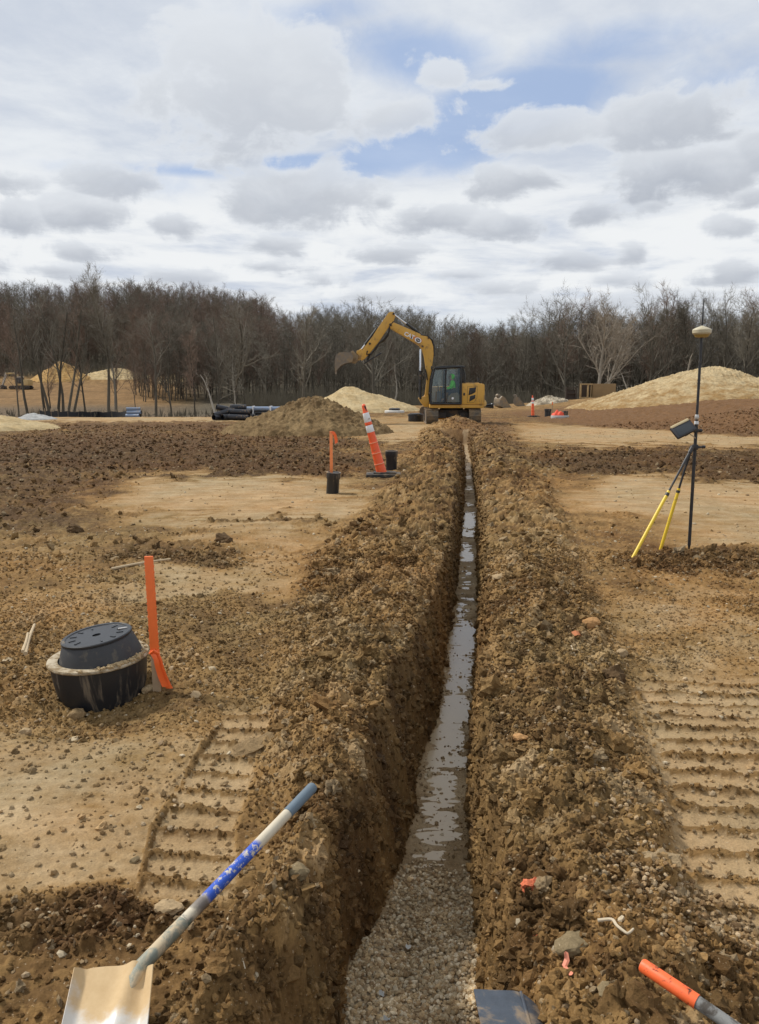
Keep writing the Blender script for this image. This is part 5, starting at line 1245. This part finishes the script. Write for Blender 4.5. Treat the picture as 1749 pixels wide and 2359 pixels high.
def stick(name, label, pts, r, mt, cat, up=.012):
    P0 = [gpt(*p) + Vector((0, 0, up)) for p in pts]; P0 = [P0[0]] + P0 + [P0[-1]]; P3 = []
    for i in range(1, len(P0) - 2):
        a, b_, c, d = P0[i - 1:i + 3]
        for k in range(5): t = k / 5; P3.append(.5 * ((2 * b_) + (c - a) * t + (2 * a - 5 * b_ + 4 * c - d) * t * t + (3 * b_ - a - 3 * c + d) * t ** 3))
    P3.append(P0[-1]); m = MB(); m.tube(P3, [r * (1 - .35 * i / len(P3)) for i in range(len(P3))], 7)
    o = m.build(name, mt, org=P3[0]); o.location = P3[0]; return tag(o, label, cat)
M_ROOT = mat('pale_root', (.52, .43, .30), .7, .15, 40); M_STK = mat('dry_stick', (.48, .37, .23), .8, .2, 40)
stick('root', 'thin crooked pale root lying on soil above the orange grip handle', [(1376, 2146), (1408, 2144), (1420, 2158), (1437, 2172), (1446, 2176), (1458, 2166)], .0045, M_ROOT, 'root', .032)
stick('stick', 'long thin dry stick lying on the clay behind the orange stake', [(257, 1316), (300, 1307), (340, 1300), (393, 1293)], .014, M_STK, 'stick', .02)
stick('wood_splinter', 'upright broken wood splinter left of the drain structure, the longer of two', [(60, 1525), (68, 1490), (81, 1456)], .012, M_STK, 'wood splinter', .05)
stick('wood_splinter', 'short broken wood splinter left of the drain structure, beside the longer one', [(54, 1524), (62, 1500), (66, 1480)], .010, M_STK, 'wood splinter', .06)
stick('straw', 'short pale straw on the left spoil bank below the shovel shaft', [(553, 2198), (559, 2220), (565, 2242)], .0022, M_ROOT, 'straw')
stick('straw', 'thin pale straw on the right spoil bank below the orange rock', [(1316, 1492), (1323, 1510), (1330, 1526)], .004, M_ROOT, 'straw')
for i, (px, py, lab) in enumerate([(880, 2288, 'pale blue plastic scrap on the gravel nearest the dark shovel blade'), (941, 2180, 'pale plastic scrap on the gravel beside the left trench wall'), (889, 2345, 'pale plastic scrap on the gravel at the bottom edge')]):
    p = gp(px, py, ZF + .09); g_ = [[(a * .007 * (1 + .2 * i), b_ * .009, .004 * math.sin(a * 2 + b_ * 3 + i)) for a in (-1.3, -.4, .5, 1.1)] for b_ in (-1, -.2, .4, 1.1)]
    m = MB(); m.sheet(g_, .0015); o = m.build('plastic_scrap', mat('scrap_pale', (.50, .50, .47), .4, .1)); o.location = p; o.rotation_euler = (.2, .1, i * 1.3); tag(o, lab, 'plastic scrap')
p = gpt(1303, 2232); m = MB(); ribbon_strip(m, [(0, 0, .035), (.002, -.005, .02), (-.006, -.012, .008), (.0, -.03, .006), (.004, -.045, .010)], .011); o = m.build('ribbon_scrap', mat('faded_ribbon', (.72, .26, .16), .5, .15)); o.location = p + Vector((0, 0, .01)); tag(o, 'thin faded orange ribbon scrap between the painted clods', 'ribbon scrap')
p = gpt(1326, 1466); g_ = [[(a * .03, b_ * .024, .012 * math.cos(a * 2) + .02) for a in (-1, -.3, .4, 1)] for b_ in (-.7, 0, .8)]; m = MB(); m.sheet(g_, .002); o = m.build('dry_leaf', mat('leaf_orange', (.50, .17, .06), .7, .2)); o.location = p; o.rotation_euler = (.5, .2, .4); tag(o, 'small curled orange leaf beside the large orange rock', 'leaf')
# ------------------------------------------------------------------ bare trees
def bark(name, c, c2=None, rnd=.45):
    return mat(name, c, .9, .3, 1.6, rnd=rnd, bump=.4, bscale=6, bd=.03, spec=.2)
M_BARK = bark('bark_grey', (.105, .090, .068)); M_TWIG = bark('twig_grey', (.172, .152, .118)); M_TWIGR = bark('twig_red', (.186, .132, .098))  # twig tones lightened and greyed, a mild haze put into the colour
M_BARKW = bark('bark_white', (.38, .34, .28), rnd=.1); M_TWIGP = bark('twig_pale', (.27, .23, .18))
class TB:                                               # collects one tree: limbs and twigs
    def __init__(s, seed): s.r = random.Random(seed); s.tr = MB(); s.cr = MB(); s.tw = []
    def twig(s, p, d, L, w):
        sd_ = d.cross(Vector((s.r.gauss(0, 1), s.r.gauss(0, 1), s.r.gauss(0, 1)))).normalized() * w
        e = p + d * L + Vector((s.r.gauss(0, .08), s.r.gauss(0, .08), s.r.gauss(0.04, .06))) * L
        s.cr.add([p - sd_ * .5, p + sd_ * .5, e], [(0, 1, 2)])
    def grow(s, p, d, L, rad, lev, spec):
        r = s.r; n = spec['seg'][lev]; pts = [p]; rs = [rad]; dirs = [d]
        for i in range(n):
            d = (d + Vector((r.gauss(0, 1), r.gauss(0, 1), r.gauss(0, 1))) * spec['wob'][lev] + Vector((0, 0, spec['up'][lev]))).normalized()
            p = p + d * (L / n); pts.append(p); rs.append(rad * (1 - (.80 if lev else .72) * (i + 1) / n)); dirs.append(d)
        (s.tr if lev <= spec['trunk_lev'] else s.cr).tube(pts, rs, spec['sides'][lev], cap=False)
        k = spec['kids'][lev]
        if lev == spec['last']:
            for q in range(k):
                t = r.uniform(.12, 1.0) * n; i = min(int(t), n - 1); f = t - i
                b_ = pts[i].lerp(pts[i + 1], f); s.twig(b_, (dirs[i + 1] + Vector((r.gauss(0, 1), r.gauss(0, 1), r.gauss(.1, 1))) * .62).normalized(), spec['tl'] * r.uniform(.5, 1.3), spec['tw'])
            return
        for q in range(k):
            t0 = spec['from'][lev]; t = (t0 + (1 - t0) * ((q + r.random()) / k)) * n; i = min(int(t), n - 1); f = t - i
            b_ = pts[i].lerp(pts[i + 1], f); rr_ = rs[i] + (rs[i + 1] - rs[i]) * f
            a = r.uniform(0, 6.283); perp = dirs[i + 1].orthogonal().normalized(); perp = Matrix.Rotation(a, 3, dirs[i + 1]) @ perp
            an = R(r.uniform(*spec['ang'][lev])); nd = (dirs[i + 1] * math.cos(an) + perp * math.sin(an)).normalized()
            Lk = L * spec['len'][lev] * r.uniform(.65, 1.25) * (1.15 - .55 * (t / n - t0) / max(1 - t0, .01))
            s.grow(b_, nd, Lk, min(rr_ * .5, rad * .42), lev + 1, spec)
SP_A = dict(seg=[9, 5, 3], wob=[.06, .12, .16], up=[.05, .12, .08], trunk_lev=0, sides=[7, 5, 3], kids=[17, 7, 13], last=2, ang=[(28, 55), (25, 60)], len=[.36, .42], tl=.90, tw=.024)
SP_A['from'] = [.17, .12]
SP_B = dict(SP_A, kids=[21, 6, 12], len=[.26, .42], ang=[(22, 45), (25, 60)]); SP_B['from'] = [.26, .12]
SP_C = dict(SP_A, kids=[13, 8, 13], len=[.48, .42], wob=[.09, .14, .18], ang=[(35, 60), (28, 60)]); SP_C['from'] = [.13, .12]
SP_L = dict(SP_A, seg=[5, 3, 2], sides=[4, 3, 3], kids=[15, 6, 9], tl=1.2, tw=.036, trunk_lev=0)
SP_L['from'] = [.08, .1]
def proto(seed, H, r0, spec, lean=(0, 0)):
    t = TB(seed); t.grow(Vector((0, 0, -.3)), Vector((lean[0], lean[1], 1)).normalized(), H * .97, r0, 0, spec); return t
def tree_from(t, loc, label, group=None, bm=None, tm=None, name='bare_tree', s=1.0, rz=0.0, more=()):
    o = thing(name, label, 'tree', loc, group, (0, 0, rz)); o.scale = (s, s, s)
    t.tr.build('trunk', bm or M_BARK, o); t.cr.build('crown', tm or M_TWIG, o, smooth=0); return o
PR = []
for i in range(9):
    spec = (SP_A, SP_B, SP_C)[i % 3]
    t = proto(40 + i, 13, .115 + .012 * (i % 4), spec, (rng.uniform(-.06, .06), rng.uniform(-.06, .06)))
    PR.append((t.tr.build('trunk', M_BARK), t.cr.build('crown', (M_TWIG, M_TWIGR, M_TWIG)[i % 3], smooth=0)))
def place_tree(i, x, y, s, rz, label, group):
    o = thing('bare_tree', label, 'tree', (x, y, float(macro(np.array([x]), np.array([y]))[0])), group, (0, 0, rz)); o.scale = (s * rng.uniform(.85, 1.1), s * rng.uniform(.85, 1.1), s)
    tr_, cr_ = PR[i]
    for q, used in ((tr_, 0), (cr_, 1)):
        c = q if not q.parent else q.copy()
        if q.parent: COL.objects.link(c)
        c.parent = o
    return o
def belt(n, t0, t1, yf, dy, h0, h1, label, group, ids=range(9)):
    ids = list(ids)
    for k in range(n):
        t = t0 + (t1 - t0) * (k + rng.uniform(.1, .9)) / n; y = yf(t) + dy * rng.random() ** 1.3
        place_tree(ids[int(rng.integers(0, len(ids)))], t * y, y, rng.uniform(h0, h1) / 13, rng.uniform(0, 6.28), label, group)
belt(36, .04, .20, lambda t: 113, 16, 8.2, 11.0, 'bare grey tree in the wood edge behind the excavator and sand pile', 'bare trees of the wood behind the excavator', (0, 4, 2, 3, 5, 6, 8, 1))
belt(62, -.29, .04, lambda t: 113 + 18 * max(0, -t - .02) * 4, 16, 8.0, 10.8, 'bare grey tree in the wood edge behind the excavator and sand pile', 'bare trees of the wood behind the excavator', (0, 4, 2, 3, 5, 6, 8, 1))
belt(78, .20, .57, lambda t: 108, 15, 10.5, 14.5, 'tall bare grey tree in the dense wood behind the right sand pile', 'bare trees of the right hand wood', (0, 1, 2, 3, 5, 6, 7, 8))
belt(56, -.60, -.24, lambda t: 178 + 6 * math.sin(t * 30), 14, 10.5, 13.5, 'bare reddish tree in the wood above the cleared left slope', 'bare trees of the left hillside wood', (1, 4, 7, 0, 3))
belt(11, -.52, -.15, lambda t: 84 + 20 * max(0, -t - .35), 16, 7.5, 11.5, 'slender bare tree left standing before the cleared left slope', 'slender trees before the left slope', (1, 4, 7, 3))
# trees one can tell apart
SP_N = dict(SP_B, kids=[13, 5, 9], tw=.018, tl=.8); SP_N['from'] = [.40, .15]
def special(px, py, y, top_py, seed, r0, spec, label, bm=None, tm=None, lean=(0, 0), name='bare_tree', sink=0.0):
    p = at(px, py, y); zb = float(macro(np.array([p.x]), np.array([p.y]))[0]); H = at(px, top_py, y).z - zb
    return tree_from(proto(seed, H * .96, r0, spec, lean), Vector((p.x, p.y, zb)), label, None, bm, tm, name)
SP_BIG = dict(SP_A, kids=[18, 9, 15], len=[.48, .45], ang=[(25, 50), (25, 60)], wob=[.07, .12, .16], tl=.85, tw=.026); SP_BIG['from'] = [.22, .15]
SP_OPEN = dict(SP_BIG, kids=[15, 10, 16], len=[.56, .46], ang=[(26, 52), (28, 60)], wob=[.08, .12, .17], up=[.05, .10, .06]); SP_OPEN['from'] = [.24, .12]
SP_TALL = dict(SP_A, kids=[24, 8, 14], len=[.27, .42], ang=[(20, 42), (22, 55)], tl=.8, tw=.026); SP_TALL['from'] = [.42, .15]
special(1378, 925, 96, 728, 501, .25, SP_OPEN, 'tall spreading tree with pale forked trunk rising behind the trench box', M_BARKW, M_TWIGP, (-.03, 0))
special(1388, 925, 96.3, 750, 502, .17, SP_OPEN, 'second pale stem of the spreading tree, leaning right behind the trench box', M_BARKW, M_TWIGP, (.16, 0))
special(251, 962, 86, 640, 503, .19, SP_TALL, 'tallest lone slender tree rising above the left wood', lean=(-.02, 0))
special(1600, 925, 104, 706, 504, .19, SP_TALL, 'tall narrow crowned tree left of the survey pole receiver', lean=(0, 0))
special(1490, 925, 102, 725, 505, .19, SP_BIG, 'wide bare tree between the spreading pale tree and the survey pole')
special(1712, 925, 102, 712, 506, .21, SP_TALL, 'tall dark tree near the right edge of the photo')
for i, (px, ln, top, lab) in enumerate([(118, (-.22, 0), 700, 'outermost left stem of the dark leaning tree clump'), (136, (-.12, 0), 690, 'second left stem of the dark tree clump'), (146, (-.02, 0), 672, 'middle upright stem of the dark tree clump'), (156, (.08, 0), 680, 'right upright stem of the dark tree clump'), (168, (.20, 0), 716, 'outermost right leaning stem of the dark tree clump'), (106, (-.10, 0), 705, 'twin stem standing left of the dark tree clump')]):
    special(px, 958, 82 + i * .6, top, 520 + i, .16, SP_N, lab, lean=ln)
special(66, 955, 84, 700, 540, .15, SP_N, 'thin tree at far left in front of the distant excavator', lean=(-.05, 0))
special(268, 962, 85, 745, 541, .15, SP_N, 'pale trunked tree just right of the tallest lone tree', M_TWIGP, M_TWIG, (.02, 0))
special(360, 958, 88, 720, 542, .17, SP_N, 'branching tree in front of the far sand pile streak', lean=(.05, 0))
special(540, 950, 92, 715, 543, .22, SP_C, 'broad bare tree behind the black pipe heap')
special(700, 945, 96, 712, 544, .22, SP_A, 'bare tree rising behind the brown gravel pile')
special(860, 940, 100, 704, 545, .22, SP_BIG, 'bare tree showing above the arm of the excavator')
SP_SNAG = dict(SP_A, kids=[4, 3, 3], len=[.30, .4], tl=.5, tw=.03, wob=[.10, .15, .2]); SP_SNAG['from'] = [.45, .2]
for i, (px, py, y, top, ln, r0, lab) in enumerate([(500, 958, 74, 838, (-.32, 0), .11, 'pale bare trunk leaning left at the wood edge beside the black pipes'), (496, 958, 74.5, 850, (-.08, 0), .07, 'thin pale stem crossing the leaning pale trunk'),
  (1458, 915, 92, 825, (-.18, 0), .10, 'pale dead snag leaning left behind the left end of the right sand pile'), (1583, 880, 90, 796, (.05, 0), .11, 'pale dead snag standing upright behind the top of the right sand pile'),
  (908, 930, 98, 822, (.06, 0), .13, 'pale forked dead tree behind the pale sand pile'), (1345, 925, 88, 870, (-.4, 0), .08, 'short pale snag leaning left behind the trench box'), (545, 945, 80, 880, (-.05, 0), .06, 'short pale stem above the black pipe heap')]):
    special(px, py, y, top, 560 + i, r0, SP_SNAG, lab, M_BARKW, M_TWIGP, ln, 'dead_tree')
# the rest of the wood, one mass up the hills
LP = [proto(700 + i, 13, .12, SP_L if i % 2 else dict(SP_L, len=[.28, .42])) for i in range(5)]
def tri(mb):
    F3 = []
    for f in mb.f:
        F3.append(f[:3])
        if len(f) == 4: F3.append((f[0], f[2], f[3]))
    return np.array(mb.v), np.array(F3, dtype=np.int64)
LA = []
for t in LP:
    v1, f1 = tri(t.tr); v2, f2 = tri(t.cr); LA.append((np.concatenate([v1, v2]), np.concatenate([f1, f2 + len(v1)]), np.concatenate([np.zeros(len(f1)), np.ones(len(f2))])))
Vs, Fs, Ms, off = [], [], [], 0
def mass(n, t0, t1, y0, y1, h0, h1):
    global off
    t = rng.uniform(t0, t1, n); y = y0 + (y1 - y0) * rng.random(n) ** 1.2; z_ = macro(t * y, y)
    for k in range(n):
        V, Fc, mi = LA[int(rng.integers(0, 5))]; s = rng.uniform(h0, h1) / 13; a = rng.uniform(0, 6.28); c, sn = math.cos(a), math.sin(a)
        P_ = np.stack([V[:, 0] * c - V[:, 1] * sn, V[:, 0] * sn + V[:, 1] * c, V[:, 2]], 1) * s + np.array([t[k] * y[k], y[k], z_[k]])
        Vs.append(P_.astype(np.float32)); Fs.append(Fc + off); Ms.append(mi + (2 if t[k] < -.1 and rng.random() < .55 else 0) * (mi > 0)); off += len(V)
mass(700, -.62, -.14, 186, 285, 10.5, 14.5); mass(460, -.30, .06, 126, 270, 9.5, 12.5); mass(150, .06, .22, 128, 215, 9.2, 11.8); mass(290, .2, .6, 120, 185, 10.5, 14); mass(120, -.02, .5, 480, 600, 11, 15)
o = np_mesh('woodland', np.concatenate(Vs), np.concatenate(Fs), [bark('wood_bark', (.10, .085, .066), rnd=0), bark('wood_twig', (.166, .146, .112), rnd=0), M_BARK, bark('wood_twig_red', (.178, .126, .094), rnd=0)], mi=np.concatenate(Ms), smooth=False)  # twig tones of the mass carry the same haze in their colour
tag(o, 'dense leafless grey brown wood covering the hills behind the site', kind='stuff')
# undergrowth along the foot of the wood
n = 12000; t = rng.uniform(-.58, .58, n); y = np.where(t < -.17, np.where(rng.random(n) < .85, rng.uniform(174, 200, n), rng.uniform(74, 104, n)), rng.uniform(96, 132, n)); x = t * y; z_ = macro(x, y)
h = (.3 + 3.0 * rng.random(n) ** 3) * np.where(y > 150, 1.3, np.where(t < -.17, .35, 1)); V = []; Fc = []
vv = np.zeros((n, 15, 3)); 
for k in range(5):
    a = rng.uniform(0, 6.28, n); l_ = rng.uniform(.05, .45, n); w_ = .035
    vv[:, k * 3, :] = np.stack([x - w_, y, z_ - .1], 1); vv[:, k * 3 + 1, :] = np.stack([x + w_, y + .02, z_ - .1], 1); vv[:, k * 3 + 2, :] = np.stack([x + np.cos(a) * l_ * h, y + np.sin(a) * l_ * h, z_ + h * rng.uniform(.6, 1.1, n)], 1)
Fc = (np.arange(n)[:, None, None] * 15 + np.arange(15).reshape(5, 3)[None]).reshape(-1, 3)
o = np_mesh('undergrowth', vv.reshape(-1, 3), Fc, bark('brush', (.155, .135, .098), rnd=0), smooth=False); tag(o, 'grey green brush along the foot of the wood', kind='stuff')
